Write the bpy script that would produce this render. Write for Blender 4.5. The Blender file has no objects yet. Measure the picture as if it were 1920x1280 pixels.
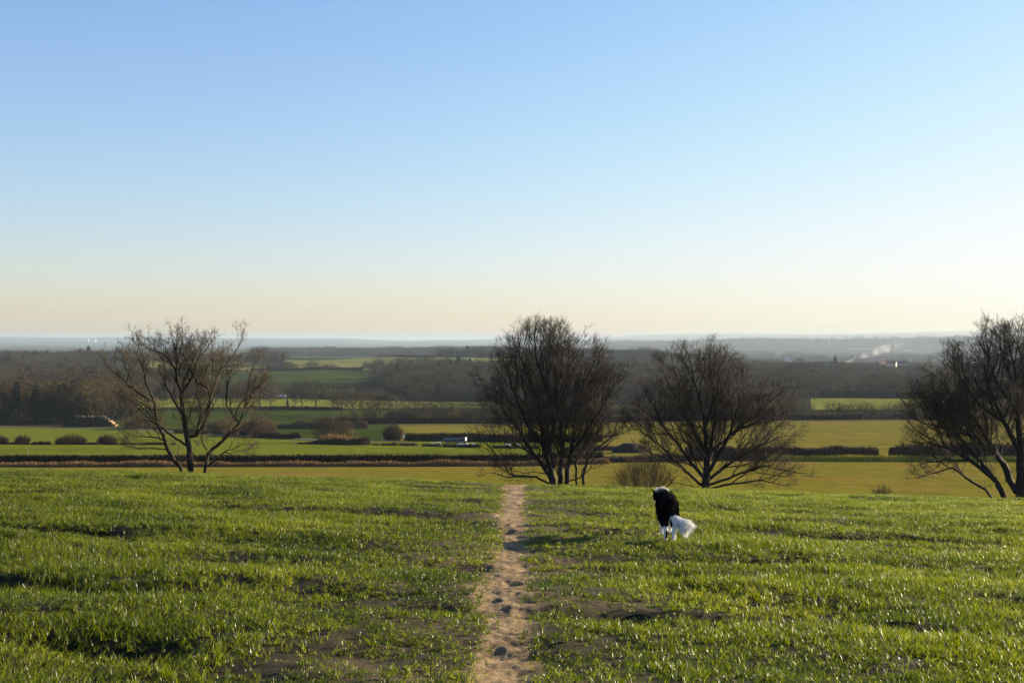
import bpy, math, random
import numpy as np
rad = math.radians
random.seed(11)
RS = np.random.RandomState(5)
F = 2200.0            # focal length in photo pixels (1920 wide)
EYE = 1.6
SUN_AZ, SUN_EL = 63.0, 12.8      # azimuth right of the view direction
SC = bpy.context.scene
COL = SC.collection

# ------------------------------------------------------------------ noise
def _h(ix, iy, s):
    n = (ix.astype(np.int64) * 374761393 + iy.astype(np.int64) * 668265263 + s * 974711) & 0x7fffffff
    n = ((n ^ (n >> 13)) * 1274126177) & 0x7fffffff
    n = (n ^ (n >> 16)) & 0xffff
    return n / 65535.0
def vnoise(x, y, s=0):
    x = np.asarray(x, float); y = np.asarray(y, float)
    ix = np.floor(x); iy = np.floor(y); fx = x - ix; fy = y - iy
    fx = fx * fx * (3 - 2 * fx); fy = fy * fy * (3 - 2 * fy)
    a = _h(ix, iy, s); b = _h(ix + 1, iy, s); c = _h(ix, iy + 1, s); d = _h(ix + 1, iy + 1, s)
    return (a + (b - a) * fx) * (1 - fy) + (c + (d - c) * fx) * fy
def fbm(x, y, s=0, o=4):
    v = 0; a = 0.5; t = 0
    for i in range(o):
        v = v + a * vnoise(x, y, s + i * 17); t += a
        x = x * 2.03 + 5.1; y = y * 2.03 + 3.7; a *= 0.5
    return v / t - 0.5
def sstep(a, b, x):
    t = np.clip((x - a) / (b - a), 0, 1); return t * t * (3 - 2 * t)

# ------------------------------------------------------------------ terrain
TU = np.array([-960, -400, 0, 200, 450, 960.])
TD = np.array([75, 100, 150, 170, 200, 230, 260, 300, 380, 450, 550, 700, 900, 1150, 1600, 2000, 3300, 6200, 9000, 17000, 20500.])
TV = np.array([
 [262, 268, 276, 280, 285, 300], [250, 253, 256, 259, 263, 270], [237, 236, 235, 231, 229, 228],
 [226, 226, 226, 222, 219, 217], [208, 208, 208, 206, 204, 202], [194, 195, 195, 193, 191, 189],
 [185, 186, 186, 184, 182, 180], [175, 175, 175, 172, 170, 167], [158, 157, 157, 154, 151, 149],
 [142, 142, 140, 138, 137, 136], [122, 121, 120, 120, 119, 118], [99, 99, 98, 97, 97, 97],
 [78, 78, 75, 75, 76, 78], [55, 58, 55, 56, 58, 62], [37, 34, 30, 38, 45, 50],
 [36, 35, 33, 34, 38, 40], [20, 21, 20, 22, 24, 24], [12, 14, 14, 2, -4, -8],
 [8, 9, 9, 7, 2, -2], [-7, -2, 0, 0, 1, 2], [3, 4, 4, 4, 4, 4]], float)
LD = np.log(TD)
def table_v(up, y):
    ly = np.log(np.clip(y, 75, 20499.))
    i = np.clip(np.searchsorted(LD, ly, side='right') - 1, 0, len(TD) - 2)
    t = (ly - LD[i]) / (LD[i + 1] - LD[i]); 
    uc = np.clip(up, -960, 959.9)
    j = np.clip(np.searchsorted(TU, uc, side='right') - 1, 0, len(TU) - 2)
    s = (uc - TU[j]) / (TU[j + 1] - TU[j]); s = s * s * (3 - 2 * s)
    def row(k):
        k = np.clip(k, 0, len(TD) - 1)
        return TV[k, j] * (1 - s) + TV[k, j + 1] * s
    p0, p1, p2, p3 = row(i - 1), row(i), row(i + 1), row(i + 2)
    def L(k): return LD[np.clip(k, 0, len(TD) - 1)]
    d = L(i + 1) - L(i)
    m1 = (p2 - p0) / np.maximum(L(i + 1) - L(i - 1), 1e-6) * d
    m2 = (p3 - p1) / np.maximum(L(i + 2) - L(i), 1e-6) * d
    t2 = t * t; t3 = t2 * t
    return (2*t3 - 3*t2 + 1) * p1 + (t3 - 2*t2 + t) * m1 + (-2*t3 + 3*t2) * p2 + (t3 - t2) * m2
def H(x, y):
    x = np.asarray(x, float); y = np.asarray(y, float)
    xc = 70 * np.tanh(x / 70)
    ys = np.clip(y, -40, 80)
    zn = -0.043 * ys - 0.001 * ys * ys - 0.033 * xc - 0.00022 * np.clip(-xc, 0, 25) ** 2 * np.clip(ys / 30, 0, 1)
    yy = np.maximum(y, 30)
    v = table_v(x / yy * F, yy)
    v = v + (fbm(x / yy * F / 210., y * 0 + 4.2, 201, 4) * 11 - 1.5) * sstep(11000, 16500, yy) + fbm(x / yy * F / 150., yy / 4000., 203, 3) * 5 * sstep(4200, 6000, yy) * (1 - sstep(8000, 11000, yy))
    zt = EYE - v / F * yy
    zt = zt + fbm(x / 170., y / 170., 3, 3) * (np.minimum(yy * 0.0012, 3) + 9 * sstep(430, 800, yy) * (1 - sstep(2600, 3600, yy))) + fbm(x / (yy * .05 + 10), y / 500., 9, 3) * np.minimum(yy * .0012, 9) * sstep(500, 1500, yy)
    w = sstep(50, 80, y)
    return zn * (1 - w) + zt * w
def h(x, y): return float(H(np.array([x]), np.array([y]))[0])
def ray(px, py):                       # photo pixel -> point on the ground seen there
    ux = (px - 960) / F; sl = (py - 640) / F
    ys = np.exp(np.linspace(math.log(3.), math.log(20400), 9000))
    z = H(ux * ys, ys); ok = np.nonzero(EYE - sl * ys <= z)[0]
    yd = ys[ok[0]] if len(ok) else 9000.
    return ux * yd, yd
def at(px, d):                         # point on the ground at distance d on the bearing of px
    x = (px - 960) / F * d
    return x, d, h(x, d)
def P(px, py, d, dy=0.0):
    return np.array([(px - 960) / F * d, d + dy, EYE - (py - 640) / F * d])

# wheel ruts crossing the crop: polylines in metres
def rp(*pts): return [ray(*p) for p in pts]
RUTS = [(rp((300, 1052), (780, 1052), (940, 1051), (1100, 1047), (1500, 1050), (1900, 1062)), 0.30, .10),
        (rp((400, 1150), (730, 1146), (960, 1152), (1250, 1152), (1700, 1180)), 0.24, .10),
        (rp((-200, 915), (0, 925), (250, 943), (500, 960), (800, 975), (930, 985)), 0.45, .14),
        (rp((-200, 970), (0, 990), (230, 1008), (420, 1014), (700, 1022)), 0.30, .10),
        (rp((-200, 1080), (90, 1103), (200, 1112), (520, 1105), (600, 1120)), 0.28, .10),
        (rp((1060, 972), (1250, 970), (1500, 981), (1580, 985), (1750, 990), (2000, 996)), 0.38, .12),
        (rp((1100, 1000), (1300, 1000), (1450, 1003), (1650, 1010), (1910, 1022), (2100, 1030)), 0.42, .14),
        (rp((1300, 1082), (1500, 1076), (1700, 1080), (1850, 1090), (2100, 1100)), 0.30, .11),
        (rp((1550, 1180), (1800, 1195), (2000, 1210)), 0.25, .09),
        (rp((350, 935), (560, 950), (640, 955)), 0.3, .08),
        (rp((0, 1228), (170, 1236), (330, 1240)), 0.2, .08)]
def seg_dist(x, y, pts):
    best = np.full(np.shape(x), 1e9)
    for (x0, y0), (x1, y1) in zip(pts[:-1], pts[1:]):
        dx, dy = x1 - x0, y1 - y0
        t = np.clip(((x - x0) * dx + (y - y0) * dy) / (dx * dx + dy * dy), 0, 1)
        best = np.minimum(best, np.hypot(x - x0 - t * dx, y - y0 - t * dy))
    return best
def rut_amount(x, y):
    r = np.zeros(np.shape(x)); dep = np.zeros(np.shape(x))
    wx = x + fbm(x * .8, y * .8, 31, 2) * .5; wy = y + fbm(x * .7, y * .7, 37, 3) * .7
    for k, (pts, w, dp) in enumerate(RUTS):
        d = seg_dist(wx, wy, pts)
        nz = sstep(.38, .62, vnoise(x * .45, y * .45, 50 + k)); nz = np.maximum(nz, (1 - sstep(1.6, 2.6, np.abs(x))) * .85) if k < 2 else nz
        a = np.exp(-(d / (w * .85)) ** 2 * 1.4) * (0.35 + 0.75 * nz)
        r = np.maximum(r, a); dep = np.maximum(dep, a * dp * 1.35)
    return r, dep
def path_c(y):
    return np.interp(y, [2, 6.6, 7.9, 10.3, 15, 21, 40], [-.18, -.078, -.05, -.04, -.005, .04, .10]) + (vnoise(y * .6, y * 0, 77) - .5) * .10
def path_w(y): return np.interp(y, [3, 6.6, 8, 10.3, 15, 21, 40], [.20, .195, .185, .21, .205, .22, .34]) + (vnoise(y * 1.7, y * 0, 78) - .5) * .06
FEET = []
rf = random.Random(3)
yy_ = 4.6
while yy_ < 34:
    FEET.append((float(path_c(np.array([yy_]))[0]) + rf.uniform(-.11, .13), yy_, rf.uniform(.04, .075), rf.uniform(.08, .15), rf.uniform(.007, .017)))
    yy_ += rf.uniform(.5, 1.4)
def detail(x, y):
    pc = path_c(y); pw = path_w(y); pd = np.abs(x - pc)
    z = fbm(x * .35, y * .55, 60, 3) * .15 + fbm(x * 1.3, y * 1.9, 61, 3) * .11 + fbm(x * .22 + y * .1, y * 1.0, 67, 2) * .13
    z = z + fbm(x * 9, y * 9, 62, 2) * .014
    r, dep = rut_amount(x, y)
    inp = 1 - sstep(pw * .8, pw * 1.3, pd)
    z = z - dep * (1 - .4 * (1 - sstep(pw * .6, pw * 2.4, pd)))
    z = z - inp * .012
    z = z + inp * (fbm(x * 5, y * 7, 64, 4) * .05 + np.abs(fbm(x * 11, y * 15, 66, 3)) * .035)
    for fx, fy, wx, wy, dp in FEET:
        m = (np.abs(y - fy) < .5) & (np.abs(x - fx) < .4)
        if m.any():
            q = ((x[m] - fx) / wx) ** 2 + ((y[m] - fy) / wy) ** 2; q = q * (1 + 1.6 * fbm(x[m] * 14, y[m] * 14, 68, 2)) + .0
            z[m] += -dp * np.exp(-q * q * .8) + dp * .35 * np.exp(-((np.sqrt(q) - 1.5) ** 2) * 5)
    return z * (1 - sstep(48, 60, y)) * sstep(-2, 3, y)
def cover(x, y):                       # how much crop grows here, 0..1
    pc = path_c(y); pw = path_w(y); pd = np.abs(x - pc)
    n = fbm(x * 1.1, y * 1.1, 81, 4); n2 = fbm(x * 3.2, y * 3.2, 85, 3)
    c = sstep(pw * .90, pw * 1.12, pd + n2 * .13)
    side = np.where(x < pc, 2.6, 1.9)
    thin = 1 - sstep(.3, side, pd)
    c = c * (1 - thin * sstep(.06, .26, n + n2 * .6) * .55)
    r, _ = rut_amount(x, y)
    bare = r * (1 - sstep(.6, 2.4, pd))
    c = c * (1 - np.clip(bare * 1.2, 0, .9))
    gap = sstep(.16, .30, fbm(x * 1.7, y * 1.7, 91, 3) + .04)
    c = c * (1 - gap * .22)
    return np.clip(c, 0, 1)

# ------------------------------------------------------------------ mesh helpers
def mesh_np(name, V, Fc, nper, smooth=False):
    V = np.ascontiguousarray(V, dtype=np.float32); Fc = np.ascontiguousarray(Fc, dtype=np.int32).ravel()
    me = bpy.data.meshes.new(name)
    n = len(Fc) // nper
    me.vertices.add(len(V)); me.vertices.foreach_set('co', V.ravel())
    me.loops.add(len(Fc)); me.loops.foreach_set('vertex_index', Fc)
    me.polygons.add(n); me.polygons.foreach_set('loop_start', np.arange(n, dtype=np.int32) * nper)
    me.polygons.foreach_set('loop_total', np.full(n, nper, dtype=np.int32))
    if smooth: me.polygons.foreach_set('use_smooth', np.ones(n, dtype=bool))
    me.update(calc_edges=True)
    return me
def link(name, me, mat=None, parent=None, col=None):
    o = bpy.data.objects.new(name, me)
    (col or COL).objects.link(o)
    if mat is not None:
        for m in (mat if isinstance(mat, (list, tuple)) else [mat]): me.materials.append(m)
    if parent is not None: o.parent = parent
    return o
def tag(o, label=None, cat=None, group=None, kind=None):
    if label: o['label'] = label
    if cat: o['category'] = cat
    if group: o['group'] = group
    if kind: o['kind'] = kind
    return o
def empty(name, loc=(0, 0, 0)):
    o = bpy.data.objects.new(name, None); COL.objects.link(o); o.location = loc
    o.empty_display_size = .1
    return o
class MB:
    """collects polygons"""
    def __init__(s): s.v = []; s.f = []; s.mi = []
    def add(s, vs, fs, mi=0):
        b = len(s.v); s.v += [tuple(p) for p in vs]; s.f += [tuple(i + b for i in f) for f in fs]; s.mi += [mi] * len(fs)
    def box(s, c, d, rz=0, mi=0, bev=0):
        cx, cy, cz = c; hx, hy, hz = d[0] / 2, d[1] / 2, d[2] / 2; cs, sn = math.cos(rz), math.sin(rz)
        vs = []
        for z in (-hz, hz):
            for x, y in ((-hx, -hy), (hx, -hy), (hx, hy), (-hx, hy)):
                vs.append((cx + x * cs - y * sn, cy + x * sn + y * cs, cz + z))
        s.add(vs, [(3, 2, 1, 0), (4, 5, 6, 7), (0, 1, 5, 4), (1, 2, 6, 5), (2, 3, 7, 6), (3, 0, 4, 7)], mi)
    def cyl(s, a, b, r0, r1, n=10, mi=0):
        a = np.array(a, float); b = np.array(b, float); d = b - a; L = np.linalg.norm(d); d /= L
        t = np.array([0, 0, 1.]) if abs(d[2]) < .9 else np.array([1., 0, 0])
        u = np.cross(d, t); u /= np.linalg.norm(u); w = np.cross(d, u)
        vs = []
        for c, r in ((a, r0), (b, r1)):
            for k in range(n):
                an = 2 * math.pi * k / n; vs.append(c + (u * math.cos(an) + w * math.sin(an)) * r)
        fs = [(k, (k + 1) % n, n + (k + 1) % n, n + k) for k in range(n)] + [tuple(range(n))[::-1], tuple(range(n, 2 * n))]
        s.add(vs, fs, mi)
    def build(s, name, mat, parent=None, smooth=False):
        me = bpy.data.meshes.new(name); me.from_pydata(s.v, [], s.f)
        me.polygons.foreach_set('material_index', s.mi)
        if smooth: me.polygons.foreach_set('use_smooth', [True] * len(s.f))
        me.update()
        return link(name, me, mat, parent)

# ------------------------------------------------------------------ materials
def newmat(name):
    m = bpy.data.materials.new(name); m.use_nodes = True
    nt = m.node_tree; nt.nodes.clear()
    out = nt.nodes.new('ShaderNodeOutputMaterial')
    return m, nt, out
def ramp(nt, fac, stops):
    r = nt.nodes.new('ShaderNodeValToRGB'); e = r.color_ramp.elements
    while len(e) < len(stops): e.new(.5)
    for k, (p, c) in enumerate(stops): e[k].position = p; e[k].color = (*c, 1)
    if fac is not None: nt.links.new(fac, r.inputs[0])
    return r
def noise(nt, scale, detail=4, vec=None, rough=.55):
    n = nt.nodes.new('ShaderNodeTexNoise'); n.inputs['Scale'].default_value = scale
    n.inputs['Detail'].default_value = detail; n.inputs['Roughness'].default_value = rough
    if vec is None:
        g = nt.nodes.new('ShaderNodeNewGeometry'); vec = g.outputs['Position']
    nt.links.new(vec, n.inputs['Vector'])
    return n
def mapping(nt, scale, rot=(0, 0, 0)):
    g = nt.nodes.new('ShaderNodeNewGeometry'); mp = nt.nodes.new('ShaderNodeMapping')
    mp.inputs['Scale'].default_value = scale; mp.inputs['Rotation'].default_value = rot
    nt.links.new(g.outputs['Position'], mp.inputs['Vector'])
    return mp.outputs[0]
def mixc(nt, a, b, fac, mode='MIX'):
    m = nt.nodes.new('ShaderNodeMix'); m.data_type = 'RGBA'; m.blend_type = mode
    for s, v in ((m.inputs[0], fac), (m.inputs[6], a), (m.inputs[7], b)):
        if hasattr(v, 'is_output'): nt.links.new(v, s)
        elif isinstance(v, (int, float)): s.default_value = v
        else: s.default_value = (*v, 1)
    return m.outputs[2]
WK = .60
def sc(c, k): return tuple(v * k for v in c)
def simple(name, c1, c2=None, scale=2., rough=.9, spec=.2, random_=0., bump=0., k=None):
    m, nt, out = newmat(name)
    b = nt.nodes.new('ShaderNodeBsdfPrincipled'); b.inputs['Roughness'].default_value = rough
    b.inputs['Specular IOR Level'].default_value = spec
    c2 = c2 or tuple(v * 1.25 for v in c1)
    k = k or (WK if max(c2) < .2 else .85); c1 = sc(c1, k); c2 = sc(c2, k)
    n = noise(nt, scale); r = ramp(nt, n.outputs[0], [(.3, c1), (.7, c2)])
    col = r.outputs[0]
    if random_:
        oi = nt.nodes.new('ShaderNodeObjectInfo')
        rr = ramp(nt, oi.outputs['Random'], [(0, (1 - random_,) * 3), (.35, (1, .96, .92)), (.55, (.95, 1.15, .70)), (.75, (1.0, .9, .95)), (1, (1 + random_ * 1.4, 1 + random_ * 1.1, 1 + random_ * .8))])
        col = mixc(nt, col, rr.outputs[0], 1.0, 'MULTIPLY')
    nt.links.new(col, b.inputs['Base Color'])
    if bump:
        bp = nt.nodes.new('ShaderNodeBump'); bp.inputs['Strength'].default_value = .6; bp.inputs['Distance'].default_value = bump
        nn = noise(nt, scale * 3, 6); nt.links.new(nn.outputs[0], bp.inputs['Height']); nt.links.new(bp.outputs[0], b.inputs['Normal'])
    nt.links.new(b.outputs[0], out.inputs[0])
    return m
def fieldmat(name, ca, cb, cc=None, s1=.02, s2=.4, stripe=0., bump=.02):
    ca = sc(ca, .74); cb = sc(cb, .74); cc = sc(cc, .74) if cc else None
    m, nt, out = newmat(name)
    b = nt.nodes.new('ShaderNodeBsdfPrincipled'); b.inputs['Roughness'].default_value = 1.; b.inputs['Specular IOR Level'].default_value = 0.
    n = noise(nt, s1, 6, rough=.62); r = ramp(nt, n.outputs[0], [(.34, ca), (.52, cb), (.70, cc or cb)])
    n2 = noise(nt, s2, 5, mapping(nt, (1, .35, 1))); r2 = ramp(nt, n2.outputs[0], [(.3, (.82,) * 3), (.7, (1.16,) * 3)])
    col = mixc(nt, r.outputs[0], r2.outputs[0], 1.0, 'MULTIPLY')
    if stripe:
        w = nt.nodes.new('ShaderNodeTexWave'); w.inputs['Scale'].default_value = stripe; w.inputs['Distortion'].default_value = 3.
        w.inputs['Detail'].default_value = 2; w.inputs['Detail Scale'].default_value = .3; w.bands_direction = 'Y'
        g = nt.nodes.new('ShaderNodeNewGeometry'); nt.links.new(g.outputs['Position'], w.inputs['Vector'])
        r3 = ramp(nt, w.outputs['Fac'], [(.2, (.92,) * 3), (.8, (1.08,) * 3)])
        col = mixc(nt, col, r3.outputs[0], 1.0, 'MULTIPLY')
    nt.links.new(col, b.inputs['Base Color'])
    bp = nt.nodes.new('ShaderNodeBump'); bp.inputs['Strength'].default_value = .5; bp.inputs['Distance'].default_value = bump * 5
    nn = noise(nt, 1.2, 5); nt.links.new(nn.outputs[0], bp.inputs['Height']); nt.links.new(bp.outputs[0], b.inputs['Normal'])
    nt.links.new(b.outputs[0], out.inputs[0])
    return m

# near soil: dry trodden clay on the path, soil under the crop darkened for shade between blades
def soil_mat():
    m, nt, out = newmat('trodden_soil')
    b = nt.nodes.new('ShaderNodeBsdfPrincipled'); b.inputs['Roughness'].default_value = .9; b.inputs['Specular IOR Level'].default_value = .15
    a = nt.nodes.new('ShaderNodeAttribute'); a.attribute_name = 'dry'
    n = noise(nt, 14, 7, rough=.65); dry = ramp(nt, n.outputs[0], [(.3, (.10, .068, .036)), (.5, (.25, .175, .095)), (.72, (.38, .275, .16))])
    n2 = noise(nt, 9, 6); dark_soil = ramp(nt, n2.outputs[0], [(.3, (.012, .012, .005)), (.7, (.040, .032, .014))])
    col = mixc(nt, dark_soil.outputs[0], dry.outputs[0], a.outputs['Fac'])
    nt.links.new(col, b.inputs['Base Color'])
    bp = nt.nodes.new('ShaderNodeBump'); bp.inputs['Strength'].default_value = 1.; bp.inputs['Distance'].default_value = .05
    nn = noise(nt, 22, 9, mapping(nt, (.6, 1.5, 1)), rough=.72); nt.links.new(nn.outputs[0], bp.inputs['Height']); nt.links.new(bp.outputs[0], b.inputs['Normal'])
    nt.links.new(b.outputs[0], out.inputs[0]); return m
def blade_mat(name, c0, c1, c2, trans, tmix=.5, rough=.38, spec=.4):
    m, nt, out = newmat(name)
    g = nt.nodes.new('ShaderNodeNewGeometry')
    oi = nt.nodes.new('ShaderNodeObjectInfo')
    n = noise(nt, .55, 3); ad = nt.nodes.new('ShaderNodeMath'); ad.operation = 'MULTIPLY_ADD'
    nt.links.new(g.outputs['Random Per Island'], ad.inputs[0]); ad.inputs[1].default_value = .6; 
    sb = nt.nodes.new('ShaderNodeMath'); sb.operation = 'MULTIPLY_ADD'; nt.links.new(n.outputs[0], sb.inputs[0]); sb.inputs[1].default_value = 1.0; sb.inputs[2].default_value = -.28
    nt.links.new(sb.outputs[0], ad.inputs[2])
    r = ramp(nt, ad.outputs[0], [(.15, c0), (.55, c1), (.93, c2)])
    b = nt.nodes.new('ShaderNodeBsdfPrincipled'); b.inputs['Roughness'].default_value = rough; b.inputs['Specular IOR Level'].default_value = spec
    nt.links.new(r.outputs[0], b.inputs['Base Color'])
    t = nt.nodes.new('ShaderNodeBsdfTranslucent')
    nt.links.new(mixc(nt, r.outputs[0], trans, 1.0, 'MULTIPLY'), t.inputs[0])
    mx = nt.nodes.new('ShaderNodeMixShader'); mx.inputs[0].default_value = tmix
    nt.links.new(b.outputs[0], mx.inputs[1]); nt.links.new(t.outputs[0], mx.inputs[2])
    nt.links.new(mx.outputs[0], out.inputs[0]); return m

M = {}
M['soil'] = soil_mat()
M['blade'] = blade_mat('crop_blade', (.010, .020, .001), (.044, .061, .002), (.142, .146, .022), (2.6, 2.7, .7))
M['low_field'] = fieldmat('worn_pasture', (.215, .158, .035), (.170, .160, .022), (.240, .160, .050), .035, .5)
M['green_field'] = fieldmat('green_pasture', (.105, .140, .016), (.155, .172, .020), (.125, .152, .018), .03, .6, .03)
M['olive_field'] = fieldmat('olive_crop', (.165, .145, .026), (.200, .172, .032), (.150, .142, .024), .012, .3, .02)
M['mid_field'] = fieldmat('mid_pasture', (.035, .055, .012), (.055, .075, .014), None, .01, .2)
M['lit_field'] = fieldmat('bright_pasture', (.15, .165, .030), (.20, .21, .038), None, .01, .2)  # sunlit look of the valley strips put into a brighter green
M['far_field'] = fieldmat('far_crop', (.15, .165, .045), (.19, .19, .055), (.125, .15, .045), .004, .05, .006)
M['hill_field'] = fieldmat('hill_pasture', (.06, .065, .025), (.085, .085, .03), None, .004, .05, .006)
M['tan_field'] = fieldmat('stubble', (.20, .165, .07), (.25, .20, .09), None, .01, .2)
M['ground'] = fieldmat('rough_ground', (.026, .028, .010), (.045, .036, .016), (.034, .042, .012), .02, .3)
M['plain'] = fieldmat('distant_land', (.03, .038, .02), (.07, .08, .03), (.03, .03, .02), .0025, .01)
M['bark'] = simple('dark_bark', (.028, .022, .017), (.060, .048, .036), 6, .85, .15)
M['bark_lichen'] = simple('lichen_bark', (.024, .020, .012), (.060, .052, .022), 5, .85, .15)
M['twig'] = simple('twig_bark', (.030, .022, .018), (.062, .043, .031), 3, .8, .2)
M['twig_pale'] = simple('pale_twig_bark', (.085, .065, .045), (.16, .125, .08), 3, .8, .2)
M['wood_grey'] = simple('bare_tree_bark', (.024, .020, .015), (.115, .096, .066), .22, .9, .1, .65)  # pale end raised: lit highlights of the crowns put into the colour
M['wood_red'] = simple('reddish_twigs', (.040, .026, .017), (.125, .082, .050), .3, .9, .1, .5)
M['wood_brown'] = simple('brown_twigs', (.050, .038, .016), (.17, .125, .052), .3, .9, .1, .65)  # pale end raised for lit crowns here as well
M['bush_twig'] = simple('brown_bush_twigs', (.12, .075, .032), (.22, .15, .07), 3, .85, .15)
M['conifer'] = simple('conifer_needles', (.006, .013, .005), (.018, .030, .009), .6, .9, .1, .2)
M['hedge'] = simple('hedge_twigs', (.022, .015, .009), (.055, .036, .018), .6, .9, .1)
M['hedge_wine'] = simple('wine_hedge_twigs', (.080, .045, .038), (.15, .090, .070), .5, .9, .1)
M['hedge_green'] = simple('green_hedge', (.05, .06, .018), (.11, .115, .03), .5, .9, .1)
M['straw'] = simple('dry_grass', (.15, .085, .035), (.30, .19, .085), .8, .9, .1)
M['bank'] = simple('bank_grass', (.30, .27, .015), (.50, .42, .06), .3, .9, .1)  # sunlight on the bank put into this lighter yellow
M['tarmac'] = simple('worn_tarmac', (.13, .125, .12), (.19, .18, .17), .8, .9, .2)

# ------------------------------------------------------------------ ground sheets
def fan_grid(us, ys, wide=None):
    U, Y = np.meshgrid(us, ys); X = U * Y
    return X, Y
def grid_faces(nr, nc):
    i = np.arange(nr - 1)[:, None] * nc + np.arange(nc - 1)[None, :]
    return np.stack([i, i + 1, i + nc + 1, i + nc], -1).reshape(-1, 4)
# near field, finely modelled
us = np.linspace(-.56, .56, 620); ys = np.exp(np.linspace(math.log(2.6), math.log(64), 900))
X, Y = fan_grid(us, ys)
Z = H(X, Y) + detail(X.ravel(), Y.ravel()).reshape(X.shape)
Vn = np.stack([X, Y, Z], -1).reshape(-1, 3); Fn = grid_faces(len(ys), len(us))
pd = np.abs(Vn[:, 0] - path_c(Vn[:, 1])); pw = path_w(Vn[:, 1])
ins = pd + fbm(Vn[:, 0] * 3, Vn[:, 1] * 3, 5, 3) * .12 < pw * 1.2
cen = ins[Fn].all(1)
dry = np.clip((1 - sstep(.15, 1.7, pd)) * (.28 + 1.1 * fbm(Vn[:, 0] * 2, Vn[:, 1] * 2, 15, 4)) + (1 - sstep(.8, 1.5, pd / pw)) * .75, .0, 1)
def submesh(name, V, Fc, mat, label, cat, attr=None, smooth=True):
    if not len(Fc): return None
    ids, inv = np.unique(Fc.ravel(), return_inverse=True)
    me = mesh_np(name, V[ids], inv.reshape(-1, 4), 4, smooth)
    if attr is not None:
        at_ = me.attributes.new('dry', 'FLOAT', 'POINT'); at_.data.foreach_set('value', attr[ids].astype(np.float32))
    o = link(name, me, mat); tag(o, label, cat, kind='structure'); return o
submesh('dirt_path', Vn, Fn[cen], M['soil'], 'narrow trodden dirt path with footprints running ahead through the crop', 'path', dry)
submesh('crop_field', Vn, Fn[~cen], M['soil'], 'bare soil of the sloping crop field under the young green blades', 'field', dry)
# around and behind the camera
inner = np.linspace(-.56, .56, 25)
tt = np.linspace(0, 1, 14)[1:] ** 2
def xrow(y, u_in=.56):
    yb = max(y, 2.6)
    L = -u_in * yb - (40 + .8 * yb) * tt[::-1]; R = u_in * yb + (40 + .8 * yb) * tt
    return np.concatenate([L, inner * yb, R])
rows = [xrow(y) for y in np.linspace(-45, 2.6, 20)]
Xb = np.array(rows); Yb = np.repeat(np.linspace(-45, 2.6, 20)[:, None], Xb.shape[1], 1)
Zb = H(Xb, Yb) + detail(Xb.ravel(), Yb.ravel()).reshape(Xb.shape)
vb = np.stack([Xb, Yb, Zb], -1).reshape(-1, 3); fb = grid_faces(*Xb.shape)
# sides of near field
allV = [vb]; allF = [fb]; base = len(vb)
for sgn in (-1, 1):
    xs = sgn * (.56 * ys[::12, None] + (40 + .8 * ys[::12, None]) * np.concatenate([[0], tt])[None, :])
    yv = np.repeat(ys[::12, None], xs.shape[1], 1)
    zz = H(xs, yv) + detail(xs.ravel(), yv.ravel()).reshape(xs.shape) - .02
    v = np.stack([xs, yv, zz], -1).reshape(-1, 3); f = grid_faces(*xs.shape) + base
    if sgn < 0: f = f[:, ::-1]
    allV.append(v); allF.append(f); base += len(v)
# beyond the near field
yf = np.exp(np.linspace(math.log(63.2), math.log(20400), 800))
inn = np.linspace(-.56, .56, 900)
Xf = np.concatenate([-(.56 * yf[:, None] + (40 + .8 * yf[:, None]) * tt[::-1][None, :]), yf[:, None] * inn[None, :], .56 * yf[:, None] + (40 + .8 * yf[:, None]) * tt[None, :]], 1)
Yf = np.repeat(yf[:, None], Xf.shape[1], 1)
Zf = H(Xf, Yf); Zf[0] -= .05
Vf = np.stack([Xf, Yf, Zf], -1).reshape(-1, 3); Ff = grid_faces(*Xf.shape)
cx = Vf[Ff].mean(1); PXf = cx[:, 0] / cx[:, 1] * F + 960; PYf = 640 + (EYE - cx[:, 2]) / cx[:, 1] * F; Df = cx[:, 1]
lab = np.zeros(len(Ff), int)
def inpoly(px, py, poly):
    r = np.zeros(len(px), bool); n = len(poly)
    for i in range(n):
        x0, y0 = poly[i]; x1, y1 = poly[(i + 1) % n]
        if y0 == y1: continue
        c = ((y0 > py) != (y1 > py)) & (px < (x1 - x0) * (py - y0) / (y1 - y0) + x0)
        r ^= c
    return r
def DL(*pts):          # boundary distance as a function of photo column
    xs = [p[0] for p in pts]; ds = [p[1] for p in pts]
    return np.interp(PXf, xs, ds)
REG = []
def region(mask, name, mat, label, cat='field'):
    REG.append((name, mat, label, cat)); lab[mask & (lab == 0)] = len(REG)
hedge_near = [(-900, 158), (0, 156), (600, 154), (900, 153), (1130, 156), (1300, 160), (1920, 152), (2900, 150)]
region(Df < DL(*hedge_near), 'lower_field', M['low_field'], 'worn olive pasture sloping down beyond the grassy crest')
track = [(-900, 385), (0, 375), (250, 350), (450, 290), (600, 262), (750, 256), (900, 258), (1130, 262)]
region((PXf < 1130) & (Df < 232) & (Df > DL(*hedge_near) + 3), 'green_pasture', M['green_field'], 'bright green pasture just beyond the long near hedge')
region((PXf < 470) & (Df > 225) & (Df < DL(*track) - 3), 'upper_pasture', M['green_field'], 'green pasture behind the row of low dark bushes on the left')
region((PXf >= 470) & (PXf < 1130) & (Df >= 232) & (Df < DL(*track) - 2), 'yard_ground', M['green_field'], 'rough grass around the farm clutter left of centre')
region((PXf > 745) & (PXf < 1130) & (Df > 262) & (Df < 392), 'olive_field', M['olive_field'], 'pale olive crop field behind the clipped hedge')
region((PXf >= 1130) & (PXf < 2900) & (Df > DL(*hedge_near) + 16) & (Df < 392), 'olive_field', M['olive_field'], 'wide olive field behind the two spreading bare trees')
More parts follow.
